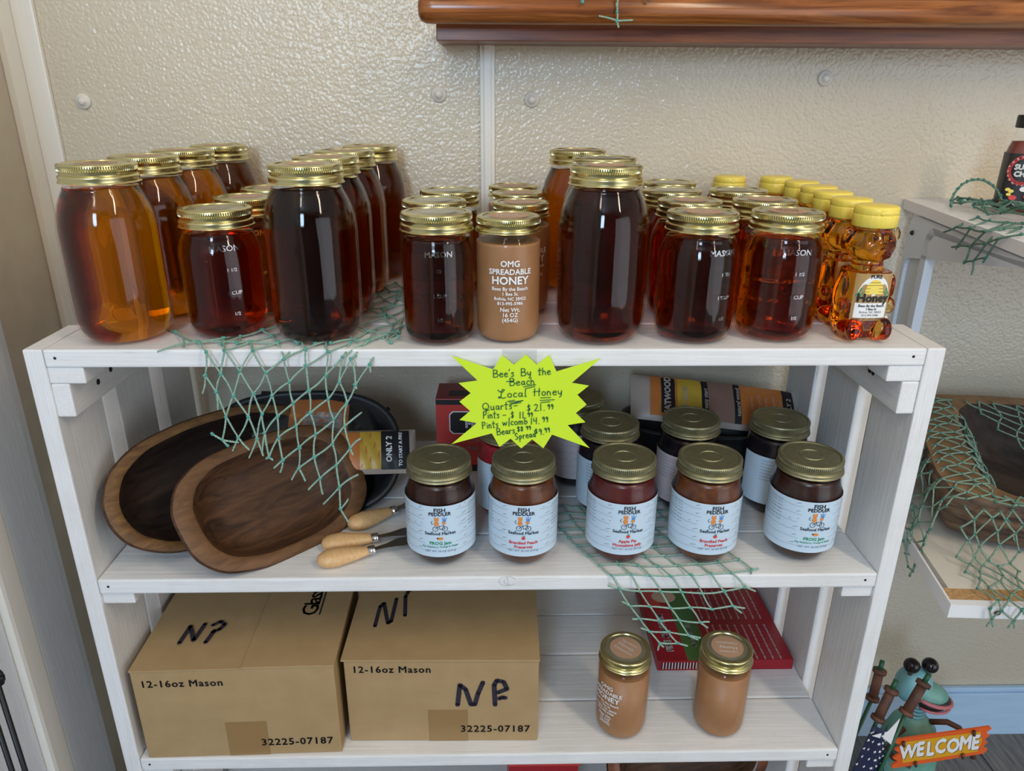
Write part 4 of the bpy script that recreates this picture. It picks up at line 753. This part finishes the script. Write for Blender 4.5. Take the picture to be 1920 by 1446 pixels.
# left tray and packs
tl_ = tray('black cast iron tray propped up behind the wooden bowls at left', (-.262, .240, ZM + .030), .10, .130, .085, .060)
tl_.rotation_euler = (.95, 0, .06)
pk = thing('firewood_pack', 'clear wrapped orange firewood pack behind the hanging net', 'package', (-.262, .235, ZM + .098)); body, g = pillow('pack_body', [M_cast], .130, .080, .014, pk)
b = MB(); b.cur = 1; patch(b, .0, -.034, .052, .006, g, 0); b.cur = 2; patch(b, -.02, -.034, .06, .034, g, -.0002); b.cur = 0
for k in range(4): put(b, text('two sticks start a fire', .0052), lambda x, y, z, k=k: g(x + .026, y - .004 - k * .008, .0008))
part('pack_print', b, [M_line, M_pcream, M_pack], body)
b = MB(); vs = []
for i in range(17):
    for j in range(9): u, v = i / 16, j / 8; vs.append(((u - .5) * .20, (v - .5) * .10, .018 * (1 - abs(2 * u - 1) ** 4) ** .5 * (1 - abs(2 * v - 1) ** 4) ** .5 + .003 * sin(i * 1.9 + j) + .002 * sin(j * 2.7)))
b.add(vs, [(i * 9 + j, (i + 1) * 9 + j, (i + 1) * 9 + j + 1, i * 9 + j + 1) for i in range(16) for j in range(8)]); part('clear_wrap', b, M_plastic, body); pk.rotation_euler = (.85, .05, .05)
pk = thing('firewood_pack', 'small firewood pack with black printed end, poking out right of the bowls', 'package', (-.160, .190, ZM + .068)); body, g = pillow('pack_body', [M_pcream], .110, .062, .012, pk)
b = MB(); b.cur = 0; patch(b, -.05, -.026, .008, .026, g, 0); b.cur = 1; patch(b, -.02, -.026, .008, .026, g, .0002); b.cur = 2; patch(b, .008, -.027, .046, .027, g, 0); b.cur = 3
put(b, text('ONLY 2', .0105, .0005), lambda x, y, z: g(.022 - y, x, .001)); put(b, text('TO START A FIRE', .0062, .0003), lambda x, y, z: g(.036 - y, x, .001))
part('pack_print', b, [M_pack, M_packy, M_black, M_white], body); pk.rotation_euler = (.85, .05, .15)

# ================================================================== cartons
def carton(name, label, x, y, z, w_, d, h, rz, mats, deco):
    t = thing(name, label, 'box', (x, y, z), rz); deco(t, w_, d, h); return t
# red fire starter carton
def red_deco(t, w_, d, h):
    b = MB(); b.box(0, 0, 0, w_, d, h, .0008); body = part('carton_body', b, M_redbox, t)
    b = MB(); b.smooth = False; F = plane((0, -.0002, 0), (1, 0, 0), (0, 0, 1)); Tp = plane((0, 0, h + .0002), (1, 0, 0), (0, 1, 0))
    b.cur = 1; quad(b, 0, h - .009, w_, h - .001, F, 0); b.cur = 2; quad(b, 0, 0, w_, d, Tp, 0); b.cur = 1; quad(b, .018, .012, w_ - .018, d - .03, Tp, .0002)
    b.cur = 0; b.add([F(x, y, .0002) for x, y in [(.019, h - .050), (.024, h - .055), (w_ - .024, h - .055), (w_ - .019, h - .050), (w_ - .019, h - .024), (w_ - .024, h - .019), (.024, h - .019), (.019, h - .024)]], [tuple(range(8))])
    b.cur = 1; b.add([F(x, y, .0004) for x, y in [(.0205, h - .049), (.025, h - .0535), (w_ - .025, h - .0535), (w_ - .0205, h - .049), (w_ - .0205, h - .025), (w_ - .025, h - .0205), (.025, h - .0205), (.0205, h - .025)]], [tuple(range(8))])
    b.cur = 0; put(b, text('FIRE', .019, .0008), lambda x, y, z: F(x + w_ / 2, y + h - .045, .0007))
    b.cur = 3; put(b, text('Quick', .011, .0002), lambda x, y, z: F(x + w_ / 2, y + h - .068, .0005)); put(b, text('lighting', .011, .0002), lambda x, y, z: F(x + w_ / 2, y + h - .079, .0005))
    for k, s in enumerate(('MADE 80% FROM', 'WOOD BY', '12 FIRES')): put(b, text(s, .0062, .0003), lambda x, y, z, k=k: F(x + w_ * .62, y + .035 - k * .0085, .0005))
    b.cur = 1; quad(b, 0, 0, w_, .010, F, .0002); b.cur = 0; put(b, text('STARTS', .008, .0005), lambda x, y, z: F(x + w_ - .022, y + .0015, .0006))
    part('carton_print', b, [M_white, M_black, M_reddark, M_pinkp], body)
carton('fire_starter_box', 'red fire starter carton with black badge, half hidden behind the price star', -.0815, .262, ZM + .0006, .118, .062, .116, -.02, None, red_deco)
# crimson flat carton lying on the bottom shelf
t = thing('flat_carton', 'flat crimson carton with a green panel lying at the back of the bottom shelf', 'box', (.2450, .1460, ZB + .0006)); t.rotation_euler.z = .0
b = MB(); b.box(0, 0, 0, .204, .185, .018, .001); body = part('carton_body', b, M_redflat, t); b = MB(); b.smooth = False; Tp = plane((0, 0, .0183), (1, 0, 0), (0, 1, 0)); F = plane((0, -.0003, 0), (1, 0, 0), (0, 0, 1))
b.cur = 1; quad(b, .045, 0, .080, .185, Tp, 0); b.cur = 2
for x in range(9):
    for s, yy in (('may contain wood resin and natural oils', .04), ('keep in a cool dry place away from fire', .13)): put(b, text(s, .0048), lambda X, Y, z, x=x, yy=yy: Tp(.092 + x * .0118 - Y, yy + X, .0003))
b.cur = 0; put(b, text('FIRE STARTER', .014, .0008), lambda X, Y, z: Tp(.028 - Y, .062 + X, .0004)); put(b, text('Natural & Easy', .0105, .0003), lambda X, Y, z: Tp(.066 - Y, .06 + X, .0004))
b.cur = 3; disc(b, .040, .150, .020, .016, Tp, .0004); b.cur = 4; quad(b, .004, .120, .030, .175, Tp, .0003); b.cur = 5
for k in range(13): quad(b, .006 + k * .0045, .003, .008 + k * .0045, .015, F, 0)
b.cur = 0
for k in range(13): quad(b, .008 + k * .0045, .003, .0092 + k * .0045, .015, F, 0)
part('carton_print', b, [M_white, M_greenp, M_white, M_cream, M_redbox, M_black], body)
# two cardboard cartons
NPs = {'A': [[(0, 0), (.08, .9), (.5, .12), (.62, 1.0)], [(1.0, 0), (1.12, .62)], [(.95, .92), (1.2, 1.12), (1.42, .95), (1.3, .68), (1.08, .55)]],
       'C': [[(0, 0), (.10, 1), (.3, .78), (.48, .02), (.62, .02), (.75, .6), (.92, 1.12)], [(1.35, 0), (1.32, 1.0), (1.42, 1.22), (1.66, 1.15), (1.78, .8), (1.45, .62)], [(1.5, .32), (1.62, .38), (1.72, .35)]],
       'B': [[(0, 0), (.02, .85), (.16, 1.0), (.55, .12), (.68, .2), (.7, 1.2)], [(1.25, .45), (1.1, 1.3), (1.2, 1.6)], [(1.2, 1.55), (1.5, 1.7)]]}
def card(label, x, y, w_, d, h, rz, top_np, glass, front_np):
    t = thing('cardboard_box', label, 'box', (x, y, ZB + .0006), rz)
    b = MB(); b.box(0, 0, 0, w_, d, h, .0015); body = part('carton_body', b, M_card, t)
    F = plane((0, -.0002, 0), (1, 0, 0), (0, 0, 1)); Tp = plane((0, 0, h + .0024), (1, 0, 0), (0, 1, 0))
    if glass:   # side by side flaps meeting at a slanting seam
        b = MB(); b.box(-.001, -.001, h, w_ * .56, d, h + .0020, .0005); part('flap', b, M_card, t)
        b = MB(); b.box(w_ * .545, -.001, h + .0004, w_ + .001, d, h + .0036, .0005); part('flap', b, M_card, t); tz = .0016
    else:
        b = MB(); b.box(-.003, -.002, h + .0005, w_ + .001, d * .5, h + .0032, .0005); fl_ = part('flap', b, M_card, t); tz = .0012
        b = MB(); b.box(-.003, d * .505, h + .0002, w_ + .001, d, h + .0030, .0005); part('flap', b, M_card, t)
    b = MB(); b.smooth = False; b.cur = 1; quad(b, w_ * .42, 0.0, w_ * .63, h * .40, F, 0); part('packing_tape', b, [M_cardtape, M_cardtape], t)
    def stamp(tx, fn): q = MB(); put(q, tx, fn); part('stamped_print', q, M_black, body)
    stamp(text('12-16oz Mason', .0145, .0003, 0, 'LEFT', 2, 1.12), lambda X, Y, z: F(X + w_ * .04, Y + h - .024 + (0 if glass else .006), .0004))
    stamp(text('32225-07187', .0155, .0003, 0, 'RIGHT', 2, 1.12), lambda X, Y, z: F(X + w_ - .010, Y + .016, .0004))
    def marker(L_, wd, f_, z_):
        for grp in (L_[:1], L_[1:]): q = MB(); q.smooth = False; strokes(q, grp, wd, f_, z_); part('marker_letter', q, M_marker, body)
    if glass:
        marker([[(.044 + a * .033, .046 + c * .036) for a, c in l] for l in NPs['A']], .0056, Tp, tz)
        stamp(text('Glass', .034, .0002, 0, 'LEFT', 2, .8), lambda X, Y, z: Tp(w_ * .80 - Y * .9 + .010, .093 + X, tz + .0002))
        q = MB(); quad(q, w_ * .80 + .013, .095, w_ * .80 + .015, .2, Tp, tz + .0002); part('print_underline', q, M_black, body)
    else: marker([[(.030 + a * .030, .062 + c * .048) for a, c in l] for l in NPs['B']], .0052, Tp, tz)
    if front_np: marker([[(.143 + a * .036, .062 + c * .033) for a, c in l] for l in NPs['C']], .0062, F, .0005)
    return t
card('cardboard carton at the left end of the bottom shelf, marked NP on its top only', -.4440, .0015, .2475, .19, .1400, .022, 1, True, False)
card('cardboard carton right of the other one, marked NP on its front and top flap', -.1885, .0245, .2475, .185, .1330, -.015, 1, False, True)
# ================================================================== below the bottom shelf
b = MB(); b.box(0, 0, 0, .10, .12, .20, .002); t = thing('red_package', 'red package top just visible under the bottom shelf', 'package', (.022, .06, ZL)); part('package_body', b, M_redflat, t)
b = MB(); b.box(-.002, -.002, .19, .102, .122, .203, .001); part('package_lid', b, M_redbox, t)
o = carved('wooden_bowl', 'reddish wooden bowl just visible under the bottom shelf', 'bowl', .13, .08, .05, .02, .014, 2.4, M_bowl, M_ledge, M_bowl, 9); pose(o, (.30, .12, ZL + .140), .1, .45, 0)

# ================================================================== upper varnished shelf
up = thing('upper_shelf', 'varnished wooden wall shelf with a rounded front rail above the seam strip', 'shelf', (-.068, .30, .3065))
b = MB(); b.box(0, 0, 0, 1.6, WY - .301, .0215, .0012); part('shelf_board', b, M_ledge, up)
b = MB(); x0 = -.0190; pts = [(x0, .0165 - .0165, 0)]
prof = [(.0, x0), (.009, x0 + .0008), (.0140, x0 + .0040), (.0163, x0 + .010), (.0168, x0 + .02), (.0168, 1.6), (0, 1.6)]
b.lathe(prof, 36); b.v = [(z, -.030 + y * .98, .0330 + x) for x, y, z in b.v]; part('rail', b, M_rail, up)
for i, (m_, lab) in enumerate([(M_j_black, 'dark jar on the upper shelf, first behind the rail from the left'), (M_j_dark, 'dark jar on the upper shelf, second behind the rail'), (M_h_dark, 'dark jar on the upper shelf, third behind the rail'), (M_j_apple, 'dark jar on the upper shelf, fourth behind the rail'), (M_j_peach, 'amber jar on the upper shelf, fifth behind the rail'), (M_j_dark, 'dark jar on the upper shelf, sixth behind the rail'), (M_j_black, 'black jar on the upper shelf, seventh behind the rail'), (M_j_black, 'black jar on the upper shelf, at the right edge of the photo')]):
    o = make_jar('jam', 'jam_jar', lab, m_, .110, None, None, 'dark jars on the upper shelf'); o.location = (.135 + i * .092, .343, .3283)

# ================================================================== neighbouring white shelf unit
A_ = Vector((.6126, .389, .104)); B_ = Vector((.5400, -.040, .104)); dv = (B_ - A_).normalized(); nv_ = Vector((-dv.y, dv.x, 0)); nv_ = nv_ if nv_.x > 0 else -nv_
su = thing('storage_shelf', 'white laminated storage shelf with grey plastic side panel, right of the rack', 'shelf', (0, 0, FL))
def quadslab(name, P, z0, z1, m, parent=su, mats=None):
    b = MB(); b.smooth = False; b.add([(x, y, z - FL) for z in (z0, z1) for x, y in P], [(3, 2, 1, 0), (4, 5, 6, 7)] + [(i, (i + 1) % 4, 4 + (i + 1) % 4, 4 + i) for i in range(4)]); return part(name, b, m, parent)
quadslab('top_board', [(B_.x, B_.y), (1.3, -.075), (1.3, .388), (.6126, .388)], .090, .104, M_shelfw)
quadslab('shelf_board', [(.5600, .020), (1.3, -.02), (1.3, .388), (.615, .388)], -.3347, -.3170, M_shelft)
quadslab('front_strip', [(.5448, -.0124), (1.3, -.0560), (1.3, -.046), (.5462, -.002)], -.3347, -.3165, M_shelfw)
quadslab('chipboard_edge', [(.5462, -.0020), (1.3, -.046), (1.3, -.020), (.5520, .022)], -.3345, -.3172, M_chip)
quadslab('side_strip', [(.5435, -.0125), (.5462, -.0125), (.616, .388), (.6125, .388)], -.3350, -.3155, M_shelfw)
b = MB(); f = plane((.600, -.0158, -.326 - FL), (1, -.058, 0), (0, 0, 1)); disc(b, 0, 0, .004, .0035, f, .0006); part('screw_cap', b, M_rust, su)
# moulded side panel with a rounded opening
def side_f(s, z, t_): p = A_ + dv * s + nv_ * (.004 + t_); return (p.x, p.y, z - FL)
def frame(name, outer, inner, t0, t1, m):
    b = MB(); b.smooth = False; n = len(outer)
    vs = [side_f(s, z, t_) for t_ in (t0, t1) for s, z in outer + inner]
    fs = []
    for i in range(n):
        j = (i + 1) % n
        fs += [(i, j, n + j, n + i), (2 * n + i, 3 * n + i, 3 * n + j, 2 * n + j), (i, 2 * n + i, 2 * n + j, j), (n + i, n + j, 3 * n + j, 3 * n + i)]
    b.add(vs, fs); return part(name, b, m, su)
def rrect(s0, z0, s1, z1, r, n=6):
    P = []
    for cx_, cy_, a0 in ((s0 + r, z1 - r, 180), (s1 - r, z1 - r, 90), (s1 - r, z0 + r, 0), (s0 + r, z0 + r, -90)):
        P += [(cx_ + r * cos(radians(a0 - 90 * k / n)), cy_ + r * sin(radians(a0 - 90 * k / n))) for k in range(n + 1)]
    return P
def bracket(name, w0, w1, t0, t1, m, zb=-.93, se=.42):
    # L-shaped moulding: back leg w0..w1 wide, top member tapering towards the front, rounded corners
    O = [(w0, zb)] + [(w0 + .028 - .028 * cos(radians(a)), .0895 - w0 * .1 - .028 + .028 * sin(radians(a))) for a in (0, 20, 45, 70, 90)] + [(se, .0895 - w0 * .1)]
    I = [(w1, zb)] + [(w1 + .018 - .018 * cos(radians(a)), .069 - .018 - (w1 - .11) * -.6 + .018 * sin(radians(a))) for a in (0, 20, 45, 70, 90)] + [(se, .0870 if t1 > .011 else .0865)]
    n = len(O); vs = [side_f(s_, z_, t_) for t_ in (t0, t1) for s_, z_ in O + I]; b = MB(); b.smooth = False; fs = []
    for i in range(n - 1): fs += [(i, i + 1, n + i + 1, n + i), (2 * n + i, 3 * n + i, 3 * n + i + 1, 2 * n + i + 1), (i, 2 * n + i, 2 * n + i + 1, i + 1), (n + i, n + i + 1, 3 * n + i + 1, 3 * n + i)]
    b.add(vs, fs); return part(name, b, m, su)
bracket('side_bracket', .030, .112, .005, .010, M_panel)
bracket('bracket_lip', .028, .040, 0, .012, M_panelw); bracket('bracket_lip', .095, .114, 0, .012, M_panelw)
b = MB(); b.smooth = False; q = side_f(.050, .062, -.001); b.ball(q, (.0035, .0035, .0035), 10, 6); part('rivet_hole', b, M_screw, su)

# wooden trough on the neighbouring shelf
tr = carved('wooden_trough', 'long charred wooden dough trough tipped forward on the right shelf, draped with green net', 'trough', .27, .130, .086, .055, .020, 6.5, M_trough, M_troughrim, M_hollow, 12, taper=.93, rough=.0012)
ct = Vector((.876, .147, -.207)); RT = Matrix.Rotation(-.25, 3, 'Z') @ Matrix.Rotation(.22, 3, 'X')
tr.location = ct; tr.rotation_euler = (.22, 0, -.25)
b = MB(); b.ball((-.266, .03, -.045), (.014, .030, .010), 16, 10); part('end_grip', b, M_troughrim, tr)
def T3(x, y, z, drop=0): p = ct + RT @ Vector((x, y, z)); return (p.x, p.y, p.z - drop)
path = [(-.175, -.062, 0), (-.192, -.030, 0), (-.211, .003, 0), (-.238, .0045, 0), (-.266, .003, 0), (-.279, -.004, .018), (-.284, -.006, .045), (-.288, -.006, .072), (-.292, -.006, .098), (-.296, -.006, .122)]
def onpath(t_):
    q = t_ * (len(path) - 1); i = min(int(q), len(path) - 2); r_ = q - i; return [path[i][k] * (1 - r_) + path[i + 1][k] * r_ for k in range(3)]
def cover(u, v):
    x, z, dr = onpath(v); y = -.126 + .235 * u
    lim = .085 if u < .5 else .085 - .05 * (u - .5)
    return T3(x + .004 * sin(u * 31), y - .010 * v, z + .0015, min(dr, lim + .03 * sin(u * 13 + 1)) )
nN, nE = surf_net(cover, 14, 17, jit=.3, seed=21, keep=lambda u, v: not (v > .85 and u > .5 + .3 * sin(v * 17)))
# front corner drape hanging past the shelf edge
def corner(u, v):
    L_ = .182 * v; a_ = min(L_, .074); b_ = min(max(0, L_ - .074), .088); c_ = max(0, L_ - .162)
    p = T3(-.255 + .070 * u, -.137, .002, a_); return (p[0] - b_ * .15, p[1] - .012 * a_ / .074 - b_, p[2] - c_)
cN, cE = surf_net(corner, 4, 12, jit=.3, seed=5)
def inner(u, v): return T3(-.200 + .30 * u + .13 * v, .104 - .14 * v - .02 * u, .004 - .072 * v * (.6 + .4 * v) + .01 * u)
iN, iE = surf_net(inner, 13, 13, jit=.3, seed=6, keep=lambda u, v: u < .30 + v * .9)
def rimf(u, v): return T3(-.215 + .34 * u, -.112 - .024 * v, .003 + .004 * sin(u * 20) * v)
rN, rE = surf_net(rimf, 18, 4, jit=.5, seed=8)
AN = []; AE = []
for N_, E_ in ((nN, nE), (cN, cE), (iN, iE), (rN, rE)):
    k = len(AN); AN += N_; AE += [(a + k, c + k) for a, c in E_]
kc = len(nN); low = sorted(range(kc, kc + len(cN)), key=lambda i: AN[i][2])[:4]
net('fishing_net', 'large green net draped over the left end of the wooden trough', AN, AE, [(i, (AN[i][0] + .004 * (-1) ** q, AN[i][1], AN[i][2] - .012)) for i in low for q in (0, 1)], r=.0014, kr=.0026, mt=M_twine3, mk=M_knot2, seed=13)

# spice bottle
sp = thing('spice_bottle', 'clear bottle of red sushi seasoning with black cap on the right shelf', 'bottle', (.6850, .2550, .1045), -.45)
def sq(r, z, a):
    k = max(0, min(1, (.082 - z) / .02)); return r * ((1 / max(abs(cos(a)), abs(sin(a))) ** (.55 * k)))
b = MB(); b.lathe([(0, .001), (.020, 0), (.0225, .002), (.0225, .070), (.0205, .082), (.0165, .094), (.0150, .101), (.0150, .108)], 56, sq); part('glass', b, M_glass, sp)
b = MB(); b.lathe([(0, .002), (.0195, .0015), (.0215, .004), (.0215, .070), (.0195, .081), (.0170, .088), (0, .088)], 56, sq); part('contents', b, M_sauce, sp)
b = MB(); b.lathe([(.0158, .104), (.0175, .1045), (.0178, .106), (.0178, .118), (.0168, .1195), (0, .1195)], 60, knurl(60, .0003, .105, .117)); part('cap', b, M_bottle, sp, auto=50)
b = MB(); b.lathe([(.0229, .006), (.0229, .074)], 56, sq); lb = part('label', b, M_bottle, sp)
b = MB(); b.smooth = False; f = plane((0, -.0236, 0), (1, 0, 0), (0, 0, 1))
ringp = arc(0, .054, .0165, .0165, 0, 360, 36); strokes(b, [ringp], .0042, f, .0003); b.cur = 1
put(b, text('SUSHI', .0088, .0006), lambda x, y, z: f(x, y + .0550, .0006)); put(b, text('CHEF', .0088, .0006), lambda x, y, z: f(x, y + .0465, .0006))
for k, ch in enumerate('AUTHENTIC SEASONING'):
    a = radians(200 - k * 19); put(b, text(ch, .0034, .0001), lambda x, y, z, a=a: f(.0165 * cos(a) + x * sin(a) + y * cos(a), .054 + .0165 * sin(a) - x * cos(a) + y * sin(a) - .001, .0008))
for k, (x, y, r_, m_) in enumerate([(-.013, .030, .003, 2), (-.009, .028, .003, 2), (-.011, .024, .0028, 2), (-.006, .020, .0045, 0), (.003, .013, .005, 0), (.010, .022, .0045, 0), (.014, .012, .004, 3), (.004, .031, .0045, 1), (-.016, .014, .004, 3), (-.002, .013, .003, 1)]):
    b.cur = m_; disc(b, x, y, r_, r_ * .7, f, .0004 + k * .00005)
part('label_print', b, [M_r, M_white, M_yellow, M_o], lb)

# ================================================================== frog ornament with welcome sign
FZ = FL + .001
fr = thing('metal_frog', 'green patina metal frog ornament with black ball eyes and a WELCOME sign', 'ornament', (.708, .215, FZ))
def fp(name, b, m, parent=fr, **k): return part(name, b, m, parent, **k)
b = MB(); b.lathe([(0, .035), (.026, .045), (.042, .080), (.047, .125), (.045, .165), (.034, .200), (.020, .216), (.014, .222), (0, .223)], 36); body = fp('body', b, M_patina)
b = MB(); b.lathe([(0, .02), (.040, .03), (.052, .060), (.054, .080), (0, .085)], 30, o=(0, .0, -.005)); fp('belly_skirt', b, M_patblue)
b = MB()
b.tube([(-.002 + .0125 * cos(a), .0125 * sin(a), .219 + a * .0012) for a in [i * .35 for i in range(74)]], .0028, 8); fp('neck_spring', b, M_patblue)
b = MB(); b.ball((-.018, 0, .286), (.029, .026, .034), 28, 18, Matrix.Rotation(.15, 3, 'Y')); head = fp('head', b, M_patblue)
b = MB(); b.ball((.006, -.010, .276), (.032, .022, .018), 26, 14, Matrix.Rotation(.35, 3, 'Y')); fp('snout', b, M_patina, head)
b = MB(); b.ball((.012, -.014, .264), (.027, .021, .013), 26, 14, Matrix.Rotation(-.1, 3, 'Y')); fp('mouth', b, M_mouth, head)
b = MB(); b.tube([(.010 + .030 * cos(a), -.014 + .022 * sin(a), .270 - .006 * cos(a)) for a in [radians(-160 + i * 20) for i in range(13)]], .0035, 8); fp('lip', b, M_pink, head)
b = MB(); b.tube([(.012 + .027 * cos(a), -.014 + .021 * sin(a), .257) for a in [radians(-160 + i * 20) for i in range(13)]], .0022, 8); fp('lip', b, M_pink, head)
for x in (-.034, -.004):
    b = MB(); b.ball((x, -.008, .331), .0125, 22, 14); e_ = fp('eye', b, M_eye, head); b = MB(); b.tube([(x * .8 - .003, -.004, .305), (x, -.008, .322)], .004, 8); fp('eye_stalk', b, M_rust, e_)
b = MB(); b.tube([(.020, -.01, .214), (.045, -.015, .218), (.064, -.02, .210), (.078, -.035, .190), (.082, -.045, .170)], .0048, 10); fp('arm', b, M_rust)
b = MB(); b.tube([(-.025, -.015, .205), (-.050, -.025, .196), (-.056, -.03, .178), (-.045, -.035, .163), (-.020, -.045, .155)], .0048, 10); fp('arm', b, M_rust)
for s in (-1, 1): b = MB(); b.tube([(s * .02, 0, .05), (s * .045, -.03, .03), (s * .04, -.06, .006)], [.012, .009, .008], 10); b.ball((s * .04, -.07, .006), (.018, .026, .006), 14, 8); fp('leg', b, M_patina)
# sign board
wood = [(-.088, -.024), (-.076, -.017), (-.086, -.010), (-.074, -.002), (-.084, .006), (-.072, .013), (-.086, .020), (-.084, .025), (.084, .025), (.088, .021), (.079, .015), (.086, .008), (.077, .002), (.084, -.005), (.076, -.012), (.086, -.018), (.080, -.025), (-.086, -.030)]
pl0 = plane((.006, -.062, .219), (1, .0, .17), (-.17, -.05, 1)); pl = lambda x, y, z=0: pl0(x * .88, y * 1.2, z)
b = MB(); b.poly(wood[::-1], lambda u, v, t_: pl(u, v, t_), .003); sg = fp('welcome_board', b, M_signo)
b = MB(); b.smooth = False; b.cur = 0; b.add([pl(x, y, .0034) for x, y in [(-.068, -.021), (.068, -.019), (.073, 0), (.068, .019), (-.068, .019), (-.072, 0)]], [tuple(range(6))])
for k, ch in enumerate('WELCOME'):
    for m_, dx, dz in ((2, .0014, .0037), (1, 0, .0041)):
        b.cur = m_; put(b, text(ch, .0365, .0018), lambda x, y, z, k=k, dx=dx, dz=dz: pl((-.060, -.038, -.020, -.002, .021, .043, .061)[k] + x * .78 + dx, y - .012 + .002 * (k % 2) - dx, dz + z))
part('lettering', b, [M_signy, M_white, M_black], sg)
for x, y in ((-.070, .018), (.055, .020), (.040, -.021), (-.045, -.024)): b = MB(); b.tube([pl(x, y - .004, .006), pl(x, y + .004, .006)], .0025, 6); part('hanger', b, M_rust, sg)
# firecracker rods with flag
def rod(lab, p0, p1, ring=True, loc=(0, 0, 0)):
    t = thing('firecracker_stake', lab, 'ornament'); p0 = Vector(p0); p1 = Vector(p1); d = (p1 - p0).normalized()
    b = MB(); b.tube([p0, p1], .0072, 14); part('tube', b, M_rust, t)
    for p in (p0, p1): b = MB(); b.tube([p - d * .003, p + d * .003], .0105, 14); part('collar', b, M_rust, t)
    b = MB(); b.tube([p1, p1 + d * .018], .0038, 10); part('fuse', b, M_dgreen, t)
    e = Vector((p0.x - .045, p0.y - .01, FL + .002)); b = MB(); b.tube([p0, p0.lerp(e, .5) + Vector((-.006, 0, 0)), e], .003, 8); part('stem', b, M_dgreen, t); return t
rod('rusty firecracker stake crossing in front of the frog head', (.621, .120, -.617), (.643, .130, -.572))
rod('rusty firecracker stake left of the frog, flag cloth tied below it', (.587, .130, -.639), (.604, .140, -.594))
rod('rusty firecracker stake nearly hidden behind the rack leg', (.611, .190, -.658), (.619, .200, -.612))
t = thing('flag_bunting', 'small navy flag cloth with white stars hanging beside the rack leg', 'flag', (.586, .118, -.645)); b = MB(); b.smooth = True; n = 10
def fc(u, v): return ((-.034 + .066 * u * (.35 + .65 * v) + .022 * (1 - v), .004 * sin(u * 7 + v * 3), -.150 * v))
b.add([fc(i / n, j / n) for i in range(n + 1) for j in range(n + 1)], [(i * (n + 1) + j, (i + 1) * (n + 1) + j, (i + 1) * (n + 1) + j + 1, i * (n + 1) + j + 1) for i in range(n) for j in range(n)])
me_o = part('cloth', b, M_navy, t); so = me_o.modifiers.new('s', 'SOLIDIFY'); so.thickness = .0008
b = MB(); b.smooth = False
for j in range(9):
    for i in range(5):
        u = (i + .5 + (j % 2) * .4 - .2) / 5; v = (j + .7) / 9.2
        if u < 1: c = Vector(fc(u, v)); b.add([(c.x + (r_ := .0034 if k % 2 == 0 else .0015) * sin(k * pi / 5), c.y - .0012, c.z + r_ * cos(k * pi / 5)) for k in range(10)], [tuple(range(10))])
part('star', b, M_white, t)['kind'] = 'stuff'
b = MB(); b.poly([(-.002, -.012), (.02, -.004), (.034, .022), (.030, -.030), (.02, -.02)], lambda u, v, t_: (u - .010, t_ - .004, v), .001); part('ribbon', b, M_white, t)

# ================================================================== black wire rack at the left edge
wr = thing('wire_rack', 'black wire rack corner at the left edge of the photo', 'rack', (-.520, -.100, FL))
for px in (0, -.010, -.022): b = MB(); b.tube([(px, px * .5, 0), (px, px * .5, .60 + (.012 if px == 0 else 0))], .0028, 8); part('upright_wire', b, M_blackm, wr)
for pz in (.58, .51, .44, .38, .30, .22, .14, .06): b = MB(); b.tube([(-.022, -.011, pz), (-.05, -.25, pz)], .0022, 8); part('cross_wire', b, M_blackm, wr)
b = MB(); b.tube([(.0 + .007 * cos(a), 0, .612 + .010 * sin(a)) for a in [i * .5 for i in range(14)]], .0028, 8); part('wire_loop', b, M_blackm, wr)
